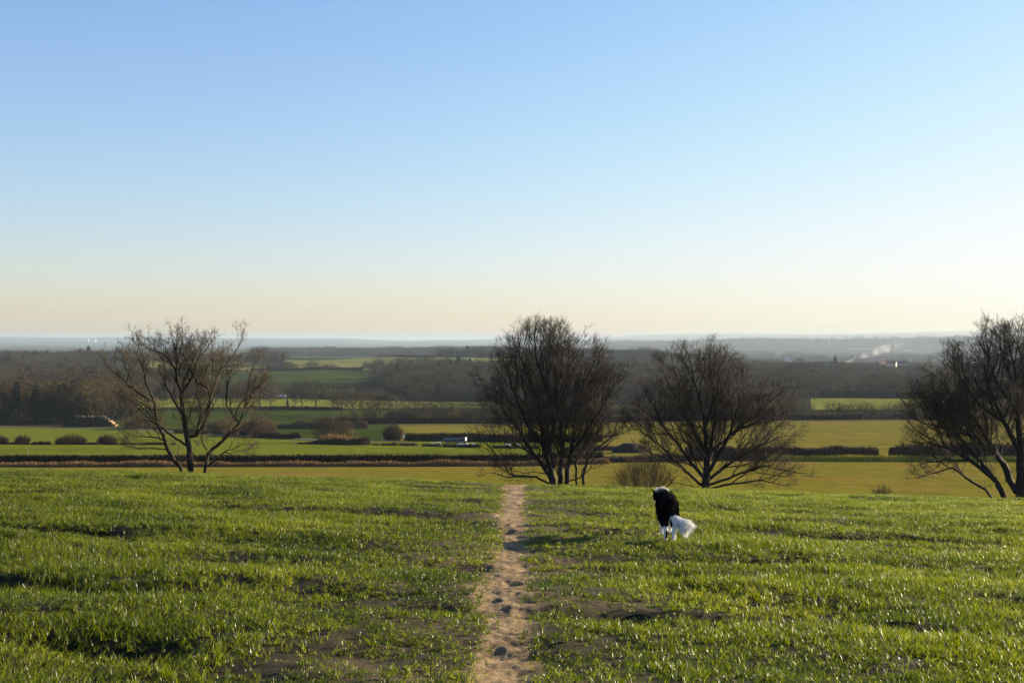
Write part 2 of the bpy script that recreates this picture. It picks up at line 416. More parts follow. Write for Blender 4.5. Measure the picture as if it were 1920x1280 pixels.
region((PXf > 500) & (PXf < 745) & (Df > 268) & (Df < 350), 'small_field', M['mid_field'], 'small green field coloured as in shade above the farm track')  # shadow over this field put into the darker pasture colour
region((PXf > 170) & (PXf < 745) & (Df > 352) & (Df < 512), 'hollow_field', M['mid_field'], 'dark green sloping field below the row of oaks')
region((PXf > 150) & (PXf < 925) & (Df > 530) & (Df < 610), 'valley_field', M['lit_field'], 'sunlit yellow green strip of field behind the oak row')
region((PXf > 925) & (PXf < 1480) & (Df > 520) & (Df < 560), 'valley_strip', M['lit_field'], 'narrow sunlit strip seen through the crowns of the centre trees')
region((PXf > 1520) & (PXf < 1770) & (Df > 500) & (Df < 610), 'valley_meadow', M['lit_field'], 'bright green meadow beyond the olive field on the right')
region((PXf > 230) & (PXf < 690) & (Df > 900) & (Df < 1130), 'darker_field', M['mid_field'], 'blue green field lying below the far ridge')  # darker green than the fields around it
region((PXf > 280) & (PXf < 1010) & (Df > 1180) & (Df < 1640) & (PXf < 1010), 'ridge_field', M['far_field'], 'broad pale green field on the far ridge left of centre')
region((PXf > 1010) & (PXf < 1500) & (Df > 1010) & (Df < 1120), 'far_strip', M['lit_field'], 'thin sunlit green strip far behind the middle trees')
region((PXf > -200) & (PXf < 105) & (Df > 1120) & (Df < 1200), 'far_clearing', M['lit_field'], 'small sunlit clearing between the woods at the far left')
PN = fbm(cx[:, 0] / 520., Df / 650., 71, 1) + fbm(cx[:, 0] / 200., Df / 300., 72, 1) * .6
region((Df > 2800) & (Df < 6300) & (PN > .10) & (PXf > 1150), 'hillside_field', M['hill_field'], 'pale patchwork fields on the hazy hillside at the right')
region((Df > 2800) & (Df < 6300) & (PN < -.34) & (PXf > 1150), 'stubble_field', M['far_field'], 'tan stubble patches on the hazy hillside at the right')
region((Df > 1700), 'distant_plain', M['plain'], 'hazy blue plain and low hills along the horizon', 'hills')
for k, (name, mat, label, cat) in enumerate(REG):
    submesh(name, Vf, Ff[lab == k + 1], mat, label, cat)
sel = Ff[lab == 0] + base
allV.append(Vf); allF.append(sel)
submesh('ground', np.concatenate(allV), np.concatenate(allF), M['ground'], 'rough brown green ground between the fields and under the woods', 'ground')

# ------------------------------------------------------------------ instancing
def scatter(name, pts, rot, scl, idx, protos, label, cat):
    me = bpy.data.meshes.new(name); me.vertices.add(len(pts)); me.vertices.foreach_set('co', np.asarray(pts, np.float32).ravel())
    a = me.attributes.new('rot', 'FLOAT_VECTOR', 'POINT'); a.data.foreach_set('vector', np.asarray(rot, np.float32).ravel())
    a = me.attributes.new('scl', 'FLOAT_VECTOR', 'POINT'); a.data.foreach_set('vector', np.asarray(scl, np.float32).ravel())
    a = me.attributes.new('idx', 'INT', 'POINT'); a.data.foreach_set('value', np.asarray(idx, np.int32))
    me.update()
    c = bpy.data.collections.new(name + '_kinds')
    for q, p in enumerate(protos):
        o = bpy.data.objects.new('%s_%02d' % (name, q), p); c.objects.link(o)
    ng = bpy.data.node_groups.new(name, 'GeometryNodeTree')
    ng.interface.new_socket('Geometry', in_out='INPUT', socket_type='NodeSocketGeometry')
    ng.interface.new_socket('Geometry', in_out='OUTPUT', socket_type='NodeSocketGeometry')
    N = ng.nodes; Lk = ng.links
    gi = N.new('NodeGroupInput'); go = N.new('NodeGroupOutput')
    ci = N.new('GeometryNodeCollectionInfo'); ci.inputs['Collection'].default_value = c
    ci.inputs['Separate Children'].default_value = True; ci.inputs['Reset Children'].default_value = True
    io = N.new('GeometryNodeInstanceOnPoints'); io.inputs['Pick Instance'].default_value = True
    def attr(n, t):
        q = N.new('GeometryNodeInputNamedAttribute'); q.data_type = t; q.inputs['Name'].default_value = n
        return [s for s in q.outputs if s.enabled and s.name == 'Attribute'][0]
    Lk.new(gi.outputs[0], io.inputs['Points']); Lk.new(ci.outputs[0], io.inputs['Instance'])
    Lk.new(attr('idx', 'INT'), io.inputs['Instance Index']); Lk.new(attr('scl', 'FLOAT_VECTOR'), io.inputs['Scale'])
    er = N.new('FunctionNodeEulerToRotation'); Lk.new(attr('rot', 'FLOAT_VECTOR'), er.inputs[0]); Lk.new(er.outputs[0], io.inputs['Rotation'])
    Lk.new(io.outputs[0], go.inputs[0])
    o = link(name, me); md = o.modifiers.new('scatter', 'NODES'); md.node_group = ng
    tag(o, label, cat, kind='stuff')
    return o

# ------------------------------------------------------------------ crop blades
def blades_mesh(name, n, R, hmin, hmax, wd, mat, seed, lean=.55, segs=3):
    r = np.random.RandomState(seed)
    ang = r.rand(n) * 6.283; rr = R * np.sqrt(r.rand(n)); bx = rr * np.cos(ang); by = rr * np.sin(ang)
    # blades leave small plants
    npl = max(3, n // 7); pa = r.rand(npl) * 6.283; pr = R * np.sqrt(r.rand(npl)); k = r.randint(0, npl, n)
    bx = pr[k] * np.cos(pa[k]) + r.randn(n) * .008; by = pr[k] * np.sin(pa[k]) + r.randn(n) * .008
    L = hmin + (hmax - hmin) * r.rand(n) ** 1.2; th = r.rand(n) * 6.283; ln = np.abs(r.randn(n)) * lean + .12
    w = wd * (.7 + .6 * r.rand(n)); fa = th + math.pi / 2 + r.randn(n) * .5
    V = []; 
    for s in range(segs + 1):
        t = s / segs
        bend = ln * t
        hx = L * (np.sin(bend) * t) * np.cos(th); hy = L * (np.sin(bend) * t) * np.sin(th); hz = L * t * np.cos(bend * .75)
        ww = w * (1 - t ** 1.6) * .5 + .0002
        tw = fa + t * .9
        V.append(np.stack([bx + hx - np.cos(tw) * ww, by + hy - np.sin(tw) * ww, hz - .01], -1))
        V.append(np.stack([bx + hx + np.cos(tw) * ww, by + hy + np.sin(tw) * ww, hz - .01], -1))
    V = np.stack(V, 1)            # n, 2(segs+1), 3
    m = 2 * (segs + 1)
    f = np.array([[2 * s, 2 * s + 1, 2 * s + 3, 2 * s + 2] for s in range(segs)])
    Fc = (np.arange(n)[:, None, None] * m + f[None]).reshape(-1, 4)
    me = mesh_np(name, V.reshape(-1, 3), Fc, 4, True); me.materials.append(mat); return me
protos = [blades_mesh('blade_tuft', 74, .13, .045, .105, .0042, M['blade'], 100 + k) for k in range(8)]
protos += [blades_mesh('blade_tuft_low', 48, .12, .028, .065, .0040, M['blade'], 200 + k, .9) for k in range(4)]
def place_crop():
    P_, R_, S_, I_ = [], [], [], []
    bands = [(3.6, 9, 120), (9, 16, 98), (16, 28, 66), (28, 50, 46)]
    for y0, y1, den in bands:
        W = .50 * y1 + 1.2
        n = int((y1 - y0) * 2 * W * den)
        x = (RS.rand(n) * 2 - 1) * W; y = y0 + (y1 - y0) * RS.rand(n)
        c = cover(x, y)
        keep = (np.abs(x) < .50 * y + 1.0) & (RS.rand(n) < c)
        x, y, c = x[keep], y[keep], c[keep]
        r, _ = rut_amount(x, y)
        pd = np.abs(x - path_c(y))
        z = H(x, y) + detail(x, y)
        hs = (.78 + 1.3 * np.clip(fbm(x * 1.1, y * 1.5, 95, 3) + .08, -.32, .5)) * (.66 + .34 * sstep(.2, 2.8, pd)) * (1 - .45 * r) * (.85 + .3 * RS.rand(len(x)))
        hs *= np.interp(y, [5, 40], [.84, 1.0])
        low = ((c < .75) | (RS.rand(len(x)) < .15 + .5 * (1 - sstep(.4, 2.5, pd))))
        idx = np.where(low, 8 + RS.randint(0, 4, len(x)), RS.randint(0, 8, len(x)))
        ws = 1 + .25 * RS.rand(len(x))
        P_.append(np.stack([x, y, z], -1)); S_.append(np.stack([ws, ws, hs], -1)); I_.append(idx)
        R_.append(np.stack([RS.randn(len(x)) * .12, RS.randn(len(x)) * .12, RS.rand(len(x)) * 6.283], -1))
    return map(np.concatenate, (P_, R_, S_, I_))
cp, cr, cs_, cix = place_crop()
print('crop tufts', len(cp))
scatter('crop_blades', cp, cr, cs_, cix, protos, 'young green cereal blades glinting in low sun across the near field', 'grass')

# ------------------------------------------------------------------ trees
def subdiv(pts, step):
    out = [np.array(pts[0], float)]
    for a, b in zip(pts[:-1], pts[1:]):
        a = np.array(a, float); b = np.array(b, float); L = np.linalg.norm(b - a); n = max(1, int(round(L / step)))
        for k in range(1, n + 1): out.append(a + (b - a) * k / n)
    return out
def colonize(stems, att, step, infl, kill, iters, up=.12, rs=None, jit=.12):
    rs = rs or np.random.RandomState(1)
    pos = []; par = []
    for pts, attach in stems:
        sp = subdiv(pts, step)
        if attach and pos:
            A = np.array(pos); k = int(np.argmin(((A - sp[0]) ** 2).sum(1))); prev = k; start = 1
        else: prev = -1; start = 0
        nz = rs.randn(3) * step * .0
        for j in range(start, len(sp)):
            q = sp[j] + (rs.randn(3) * step * .10 if j > 1 else 0)
            pos.append(q); par.append(prev); prev = len(pos) - 1
    pos = [np.array(p) for p in pos]; Pn = np.array(pos)
    att = np.array(att); A = len(att)
    nd = np.full(A, 1e9); ni = np.zeros(A, int); alive = np.ones(A, bool)
    def upd(new, ids):
        nonlocal nd, ni
        for s in range(0, len(new), 400):
            d = np.linalg.norm(att[:, None, :] - new[None, s:s + 400, :], axis=2)
            j = d.argmin(1); dm = d[np.arange(A), j]; b = dm < nd
            nd[b] = dm[b]; ni[b] = ids[s + j[b]]
    upd(Pn, np.arange(len(Pn)))
    alive &= nd > kill
    for it in range(iters):
        m = alive & (nd < infl)
        if not m.any(): break
        dirs = att[m] - Pn[ni[m]]; dirs /= np.linalg.norm(dirs, axis=1)[:, None]
        acc = {}
        S = np.zeros((len(Pn), 3)); np.add.at(S, ni[m], dirs)
        ids = np.unique(ni[m])
        v = S[ids]; v /= np.maximum(np.linalg.norm(v, axis=1), 1e-6)[:, None]
        pr = np.array(par)[ids]; pdv = np.where(pr[:, None] >= 0, Pn[ids] - Pn[np.maximum(pr, 0)], 0)
        pdv /= np.maximum(np.linalg.norm(pdv, axis=1), 1e-6)[:, None]
        v = v + np.array([0, 0, up]) + pdv * .35 + rs.randn(len(ids), 3) * jit
        v /= np.linalg.norm(v, axis=1)[:, None]
        new = Pn[ids] + v * step
        base_ = len(Pn); Pn = np.concatenate([Pn, new]); par += list(ids)
        upd(new, np.arange(base_, base_ + len(new)))
        alive &= nd > kill
    return Pn, np.array(par)
def radii(par, tip, ex, mx=None):
    n = len(par); r = np.zeros(n); acc = np.zeros(n)
    for i in range(n - 1, -1, -1):
        r[i] = (acc[i] ** (1 / ex)) if acc[i] > 0 else tip
        if par[i] >= 0: acc[par[i]] += r[i] ** ex
    return r
def chains(Pn, par, r):
    n = len(par); ch = [[] for _ in range(n)]; roots = []
    for i, p in enumerate(par):
        (roots if p < 0 else ch[p]).append(i)
    out = []; st = [(-1, q) for q in roots]
    while st:
        p, i = st.pop(); c = [i]; 
        if p >= 0: pts = [Pn[p], Pn[i]]; rr = [r[i] * 1.05, r[i]]
        else: pts = [Pn[i]]; rr = [r[i] * 1.25]
        while ch[i]:
            k = max(ch[i], key=lambda q: r[q])
            for q in ch[i]:
                if q != k: st.append((i, q))
            i = k; pts.append(Pn[i]); rr.append(r[i])
        if len(pts) > 1: out.append((np.array(pts), np.array(rr)))
    return out
def tubes(chs, ns=5, thin_split=None):
    """list of (pts, radii) -> verts, quads"""
    V = []; Fc = []; b = 0
    for pts, rr in chs:
        n = len(pts); 
        d = np.gradient(pts, axis=0) if n > 2 else np.repeat((pts[-1] - pts[0])[None], n, 0)
        d /= np.maximum(np.linalg.norm(d, axis=1), 1e-9)[:, None]
        t = np.array([.31, .17, .93]) if abs(d[0][2]) < .85 else np.array([.9, .3, .1])
        u = np.cross(d, t); u /= np.maximum(np.linalg.norm(u, axis=1), 1e-9)[:, None]; w = np.cross(d, u)
        k = ns if rr.max() > .02 else 3
        an = np.arange(k) * 2 * math.pi / k
        ring = pts[:, None, :] + (u[:, None, :] * np.cos(an)[None, :, None] + w[:, None, :] * np.sin(an)[None, :, None]) * rr[:, None, None]
        V.append(ring.reshape(-1, 3))
        i = np.arange(n - 1)[:, None] * k; j = np.arange(k)[None, :]; j2 = (j + 1) % k
        Fc.append(np.stack([i + j, i + j2, i + k + j2, i + k + j], -1).reshape(-1, 4) + b); b += n * k
    return np.concatenate(V), np.concatenate(Fc)
def twigs(Pn, par, r, n_per, L, rtip, rs, thr, up=.25, sub=2):
    """fine twigs as short bent shoots on the thin nodes"""
    hasch = np.zeros(len(par), bool); hasch[par[par >= 0]] = True
    ids = np.nonzero((r < thr) & (par >= 0))[0]; ids = ids[Pn[ids, 2] > Pn[:, 2].min() + .9] if L > .3 and len(ids) > 900 else ids
    tips = ids[~hasch[ids]]
    src = np.concatenate([np.repeat(ids, n_per), np.repeat(tips, 2)])
    d0 = Pn[src] - Pn[par[src]]; d0 /= np.maximum(np.linalg.norm(d0, axis=1), 1e-9)[:, None]
    m = len(src); d = d0 * .8 + rs.randn(m, 3) * .65 + np.array([0, 0, up]); d /= np.linalg.norm(d, axis=1)[:, None]
    LL = L * (.4 + .9 * rs.rand(m)); start = Pn[src] + (Pn[par[src]] - Pn[src]) * rs.rand(m)[:, None]
    p1 = start + d * LL[:, None] * .5; d2 = d + rs.randn(m, 3) * .25 + np.array([0, 0, up * .8]); d2 /= np.linalg.norm(d2, axis=1)[:, None]
    p2 = p1 + d2 * LL[:, None] * .5
    Pt = [(start, p1, p2, np.full(m, rtip * 1.5), np.full(m, rtip))]
    if sub:
        s2 = np.repeat(np.arange(m), sub); t = rs.rand(len(s2)); st = start[s2] + (p2[s2] - start[s2]) * (.3 + .6 * t)[:, None]
        dd = d[s2] + rs.randn(len(s2), 3) * .55 + np.array([0, 0, up]); dd /= np.linalg.norm(dd, axis=1)[:, None]
        l2 = LL[s2] * (.3 + .4 * rs.rand(len(s2)))
        q1 = st + dd * l2[:, None] * .5; q2 = q1 + (dd + rs.randn(len(s2), 3) * .2) * l2[:, None] * .5
        Pt.append((st, q1, q2, np.full(len(s2), rtip), np.full(len(s2), rtip * .75)))
    V = []; Fc = []; b = 0
    for a, p, c, r0, r1 in Pt:
        m = len(a); rr = [r0, (r0 + r1) / 2, r1 * .6]
        dd = c - a; dd /= np.maximum(np.linalg.norm(dd, axis=1), 1e-9)[:, None]
        u = np.cross(dd, np.array([.31, .17, .93])); u /= np.maximum(np.linalg.norm(u, axis=1), 1e-9)[:, None]; w = np.cross(dd, u)
        rings = []
        for q, rad_ in zip((a, p, c), rr):
            for k in range(3):
                an = k * 2.0944; rings.append(q + (u * math.cos(an) + w * math.sin(an)) * rad_[:, None])
        vv = np.stack(rings, 1)
        f = np.array([[0, 1, 4, 3], [1, 2, 5, 4], [2, 0, 3, 5], [3, 4, 7, 6], [4, 5, 8, 7], [5, 3, 6, 8]])
        V.append(vv.reshape(-1, 3)); Fc.append((np.arange(m)[:, None, None] * 9 + f[None]).reshape(-1, 4) + b); b += m * 9
    return np.concatenate(V), np.concatenate(Fc)

def crown_pts(blobs, n, rs, d, shell=.5):
    """attraction points in ellipsoids given in photo pixels at distance d"""
    out = []; wts = np.array([b[2] * b[3] for b in blobs], float); wts /= wts.sum()
    for b, w in zip(blobs, wts):
        cx_, cy_, rx, ry, dep = b; m = int(n * w)
        v = rs.randn(m, 3); v /= np.linalg.norm(v, axis=1)[:, None]; v *= (rs.rand(m) ** (shell / 1.5))[:, None]
        s = d / F
        out.append(np.stack([(cx_ - 960) * s + v[:, 0] * rx * s, d + v[:, 1] * dep, EYE - (cy_ - 640) * s + v[:, 2] * ry * s], -1))
    return np.concatenate(out)
def grow_tree(S, blobs, d, rs, spc=(.34, .21, .13), step=.13, fwd=.75, lens=(.85, .5, .55), up=.05, min_z=.5):
    """stems given, side limbs fork upward and outward until they leave the crown outline"""
    s_ = d / F
    C = np.array([[(b[0] - 960) * s_, d, EYE - (b[1] - 640) * s_] for b in blobs]); Rr = np.array([[b[2] * s_ * .97, b[4], b[3] * s_ * .93] for b in blobs])
    def env(p): return float(np.min(np.sqrt((((p - C) / Rr) ** 2).sum(1))))
    pos = []; par = []
    base = None
    stems = []
    for pts, attach in S:
        sp = subdiv(pts, step)
        if attach and pos:
            A = np.array(pos); k = int(np.argmin(((A - sp[0]) ** 2).sum(1))); prev = k; start = 1
        else: prev = -1; start = 0
        ids = []; w = np.zeros(3)
        for j in range(start, len(sp)):
            w = w * .8 + rs.randn(3) * step * .10
            pos.append(sp[j] + w * min(1, j / 6)); par.append(prev); prev = len(pos) - 1; ids.append(prev)
        stems.append(ids)
    org = np.array([C[:, 0].mean() * .5 + pos[0][0] * .5, d, pos[0][2] + 1.3]); zmin = pos[0][2] + min_z
    def branch(i0, dirn, L, lvl):
        p = pos[i0]; dd = dirn / np.linalg.norm(dirn); prev = i0; ids = []; n = max(2, int(L / (step * (1 if lvl < 2 else .75)))); st = step * (1 if lvl < 2 else .75)
        wob = .13 + .07 * lvl
        for q in range(n):
            rad_ = p - org; rad_ /= max(np.linalg.norm(rad_), 1e-6)
            dd = dd + rs.randn(3) * wob + np.array([0, 0, up * (1 if lvl == 0 else .4)]) + rad_ * (.10 if lvl == 0 else .07)
            dd /= np.linalg.norm(dd); p = p + dd * st
            if p[2] < zmin - .35: dd[2] = abs(dd[2]) + .3
            pos.append(p); par.append(prev); prev = len(pos) - 1; ids.append(prev)
            if env(p) > 1 and rs.rand() < .5: break
        return ids
    def side(i, j, ang):
        t = pos[j] - pos[i]; t /= max(np.linalg.norm(t), 1e-6)
        r = rs.randn(3); r -= t * r.dot(t); r /= max(np.linalg.norm(r), 1e-6)
        if r[2] < -.3 and rs.rand() < .6: r = -r
        return t * math.cos(ang) + r * math.sin(ang)
    lv = [stems]; 
    for lvl, sp_ in enumerate(spc):
        nxt = []
        for ids in lv[-1]:
            if len(ids) < 2: continue
            acc = rs.rand() * sp_; Lp = len(ids) * step
            for q in range(1, len(ids)):
                acc += step
                if acc < sp_: continue
                acc -= sp_ * (.7 + .6 * rs.rand())
                i = ids[q]; 
                if pos[i][2] < zmin and lvl == 0: continue
                t = q / len(ids)
                if lvl == 0: L = lens[0] * (1.2 + 2.2 * rs.rand()) * (1.15 - .4 * t)
                else: L = lens[lvl] * Lp * (.55 + .75 * rs.rand()) * (1.1 - .6 * t)
                L = min(L, [2.6, 1.3, .6][lvl])
                if L < .14: L = .14
                nxt.append(branch(i, side(ids[q - 1], i, rad(rs.uniform(*[(30, 62), (32, 66), (30, 70)][lvl]))), L, lvl))
            # forked ends
            for _ in range(2 if lvl else 4):
                L = ([.9, .45, .28][lvl]) * (.6 + .8 * rs.rand())
                nxt.append(branch(ids[-1], side(ids[-2], ids[-1], rad(rs.uniform(12, 48))), L, lvl))
        lv.append(nxt)
    return np.array(pos), np.array(par)
def big_tree(name, label, stems, blobs, d, seed, trunk_r, mats=('bark', 'twig'), spc=(.40, .28, .22), lens=(1.05, .62, .6), tw=(1, .30, .0030), tip=.0038, ex=2.4, up=.05, min_z=.5):
    rs = np.random.RandomState(seed); S = []
    for i, (pts, attach, dy) in enumerate(stems):
        q = [P(px, py, d, dy * k / max(1, len(pts) - 1)) for k, (px, py) in enumerate(pts)]
        if attach:   # start on the parent's own node depth
            allp = np.array([p for s_, _ in S for p in subdiv(s_, .15)])
            k = np.argmin(((allp[:, [0, 2]] - q[0][[0, 2]]) ** 2).sum(1)); y0 = allp[k][1]
            for j, p in enumerate(q): p[1] = y0 + dy * j / max(1, len(pts) - 1)
        S.append((q, attach))
    Pn, par = grow_tree(S, blobs, d, rs, spc, lens=lens, up=up, min_z=min_z)
    r = radii(par, tip, ex); roots = np.nonzero(par < 0)[0]
    k = trunk_r / r[roots].max(); r = tip + (r - tip) * k
    r = np.maximum(r, tip)
    root = empty(name, Pn[roots[0]]); off = np.array(root.location)
    chs = chains(Pn, par, r)
    thick = [c for c in chs if c[1].max() > .02]; thin = [c for c in chs if c[1].max() <= .02]
    V, Fc = tubes(thick, 7); link('trunk', mesh_np('trunk', V - off, Fc, 4, True), M[mats[0]], root)
    V2, F2 = tubes(thin, 3)
    V3, F3 = twigs(Pn, par, r, tw[0], tw[1], tw[2], rs, tip * 1.25, .30, 1)
    link('crown', mesh_np('crown', np.concatenate([V2, V3]) - off, np.concatenate([F2, F3 + len(V2)]), 4), M[mats[1]], root)
    print(name, 'nodes', len(Pn), 'quads', len(Fc) + len(F2) + len(F3))
    tag(root, label, 'tree'); return root

T1 = [([(339, 895), (339, 879), (325, 862), (311, 843), (306, 827), (288, 791), (283, 754), (269, 721), (260, 684), (250, 649)], False, .8),
      ([(283, 754), (250, 731), (224, 705), (203, 684)], True, -1.0),
      ([(358, 897), (358, 881), (357, 838), (353, 815), (347, 777), (344, 740), (337, 693), (325, 675), (308, 660)], False, -.8),
      ([(354, 817), (367, 817), (384, 789), (395, 731), (407, 695), (426, 672), (440, 650)], True, 1.2),
      ([(357, 838), (330, 822), (292, 794), (267, 770), (239, 754), (212, 748)], True, 1.5),
      ([(384, 895), (384, 878), (388, 852), (414, 829), (445, 794), (456, 761), (463, 716), (468, 690)], False, .6),
      ([(385, 876), (405, 862), (428, 843), (449, 820), (485, 812)], True, -1.6),
      ([(344, 740), (367, 702), (374, 674), (386, 660), (396, 642)], True, .4),
      ([(337, 693), (339, 655), (332, 630)], True, -.3),
      ([(311, 843), (290, 840), (265, 838)], True, -.8), ([(306, 827), (285, 822), (250, 820)], True, .6),
      ([(428, 843), (455, 857), (480, 853)], True, -.5), ([(352, 880), (340, 866), (330, 858)], True, .4),
      ([(369, 815), (375, 770), (362, 740)], True, .9), ([(388, 852), (378, 835), (372, 812)], True, .3),
      ([(412, 830), (430, 790), (445, 770)], True, 1.2), ([(347, 777), (322, 745), (305, 720), (300, 700)], True, 1.1), ([(395, 731), (372, 715), (362, 690)], True, -1.), ([(445, 794), (425, 760), (430, 725)], True, -.8), ([(288, 791), (262, 770), (235, 775)], True, .8), ([(405, 862), (385, 820), (400, 780), (420, 750)], True, -1.3)]
B1 = [(345, 662, 62, 44, 1.6), (255, 685, 42, 52, 1.4), (420, 690, 48, 48, 1.6), (345, 700, 80, 50, 1.7), (232, 745, 40, 40, 1.3), (265, 800, 45, 48, 1.4),
      (470, 715, 30, 45, 1.2), (460, 790, 40, 45, 1.4), (360, 760, 60, 50, 1.5), (460, 840, 40, 22, 1.)]
big_tree('bare_tree', 'sparse bare tree with lichen on three leaning stems, far left on the crest', T1, B1, 60, 21, .16, mats=('bark_lichen', 'twig_pale'), spc=(.38, .26, .18), lens=(.64, .58, .6), tw=(1, .28, .0036))
T2 = [([(1038, 930), (1036, 905), (1022, 840), (1014, 790), (1009, 755), (985, 695), (970, 660)], False, .8),
      ([(1047, 930), (1050, 890), (1056, 830), (1046, 765), (1040, 700), (1030, 640)], False, -.6),
      ([(1060, 930), (1062, 890), (1074, 845), (1081, 775), (1096, 725), (1120, 675)], False, .9),
      ([(1035, 900), (1002, 852), (962, 790), (925, 748), (905, 715)], True, -1.2),
      ([(1040, 885), (1030, 840), (1040, 790), (1060, 740), (1070, 670)], True, 1.5),
      ([(1030, 880), (985, 845), (940, 825), (900, 815)], True, 1.2),
      ([(1074, 845), (1100, 810), (1130, 760), (1160, 700)], True, -1.4),
      ([(1081, 775), (1110, 745), (1150, 725), (1180, 705)], True, 1.),
      ([(1035, 910), (1005, 893), (965, 888), (935, 872)], True, -1.3),
      ([(1014, 790), (985, 760), (950, 720), (930, 690)], True, 1.2),
      ([(1055, 905), (1085, 893), (1105, 870)], True, -1.5),
      ([(1050, 880), (1090, 850), (1130, 820), (1170, 815)], True, 1.3),
      ([(1022, 840), (990, 800), (965, 740), (955, 700)], True, .2),
      ([(1046, 765), (1020, 720), (1005, 670), (1000, 630)], True, -.9)]
B2 = [(1035, 695, 112, 92, 2.8), (1040, 770, 145, 100, 3.4), (1030, 835, 120, 62, 2.8), (935, 800, 55, 65, 2.), (1135, 770, 50, 75, 2.), (975, 875, 55, 28, 1.2)]
big_tree('bare_tree', 'tall dense bare tree with upright stems standing right of the path end', T2, B2, 60, 22, .21)
T2b = [([(1078, 930), (1081, 905), (1079, 870), (1090, 840), (1120, 815)], False, .4), ([(1093, 930), (1094, 900), (1100, 865), (1118, 840), (1150, 815), (1170, 800)], False, -.5),
       ([(1100, 865), (1108, 820), (1100, 790)], True, .5)]
big_tree('sapling', 'slim young twin stemmed tree close against the tall dense bare tree', T2b, [(1125, 825, 50, 40, 1.3), (1105, 800, 40, 40, 1.2), (1150, 840, 35, 25, 1.)], 61.5, 23, .085, lens=(.55, .5, .5))
T3 = [([(1322, 935), (1322, 900), (1325, 850), (1320, 800), (1310, 750), (1292, 695)], False, -.8),
      ([(1323, 880), (1335, 840), (1345, 780), (1350, 720), (1360, 670)], True, 1.4),
      ([(1318, 895), (1290, 860), (1262, 822), (1235, 790), (1210, 735)], True, -1.),
      ([(1327, 885), (1363, 815), (1410, 775), (1450, 735)], True, -1.3),
      ([(1326, 900), (1380, 862), (1430, 838), (1480, 820)], True, 1.2),
      ([(1315, 910), (1275, 872), (1235, 832), (1200, 808)], True, 1.3),
      ([(1328, 908), (1370, 890), (1425, 870), (1485, 882)], True, -1.),
      ([(1330, 915), (1375, 908), (1430, 902), (1475, 910)], True, .6),
      ([(1325, 850), (1300, 800), (1275, 750), (1250, 700)], True, 1.6),
      ([(1363, 815), (1385, 760), (1400, 710)], True, 1.5),
      ([(1312, 915), (1285, 905), (1255, 900)], True, -1.),
      ([(1325, 850), (1350, 830), (1390, 800), (1440, 790)], True, .4),
      ([(1320, 800), (1330, 750), (1325, 690)], True, -1.)]
B3 = [(1320, 725, 95, 78, 2.8), (1330, 775, 140, 80, 3.4), (1335, 835, 155, 55, 3.2), (1215, 790, 40, 55, 1.8), (1440, 790, 60, 65, 2.2), (1420, 880, 75, 32, 1.5), (1290, 690, 70, 40, 2.)]
big_tree('bare_tree', 'low wide spreading bare tree with many arching limbs, right of the brown bush', T3, B3, 60, 24, .24, up=.035)
T4 = [([(1914, 948), (1912, 900), (1908, 850), (1903, 780), (1893, 700), (1880, 650)], False, -.8),
      ([(1905, 925), (1885, 870), (1842, 800), (1800, 748), (1762, 700)], True, 1.),
      ([(1887, 940), (1868, 905), (1815, 862), (1775, 842), (1738, 830)], False, -.8),
      ([(1865, 940), (1850, 920), (1822, 900), (1790, 878), (1740, 895), (1712, 900)], False, .6),
      ([(1908, 850), (1870, 790), (1835, 730), (1815, 680)], True, -1.4), ([(1870, 790), (1830, 760), (1790, 700), (1775, 670)], True, .6), ([(1842, 800), (1790, 790), (1740, 740), (1715, 735)], True, -1.), ([(1903, 780), (1868, 720), (1850, 660), (1848, 630)], True, .9),
      ([(1908, 850), (1935, 790), (1960, 720), (1970, 650)], True, 1.),
      ([(1912, 900), (1955, 840), (2010, 780), (2060, 720)], True, -1.),
      ([(1914, 915), (1970, 880), (2040, 840), (2110, 820)], True, 1.2),
      ([(1868, 905), (1830, 850), (1790, 800), (1740, 760)], True, 1.5),
      ([(1903, 780), (1925, 720), (1925, 650)], True, 1.4),
      ([(1815, 862), (1770, 860), (1730, 868)], True, .3), ([(1885, 870), (1830, 820), (1770, 800), (1720, 790)], True, -1.2)]
B4 = [(1900, 700, 125, 92, 3.), (1900, 770, 180, 95, 3.8), (1810, 830, 115, 60, 2.6), (1745, 790, 55, 60, 2.), (2030, 820, 110, 70, 2.6), (1750, 895, 45, 22, 1.)]
big_tree('bare_tree', 'large dark bare tree cut off by the right edge of the view', T4, B4, 56, 25, .26, up=.04)

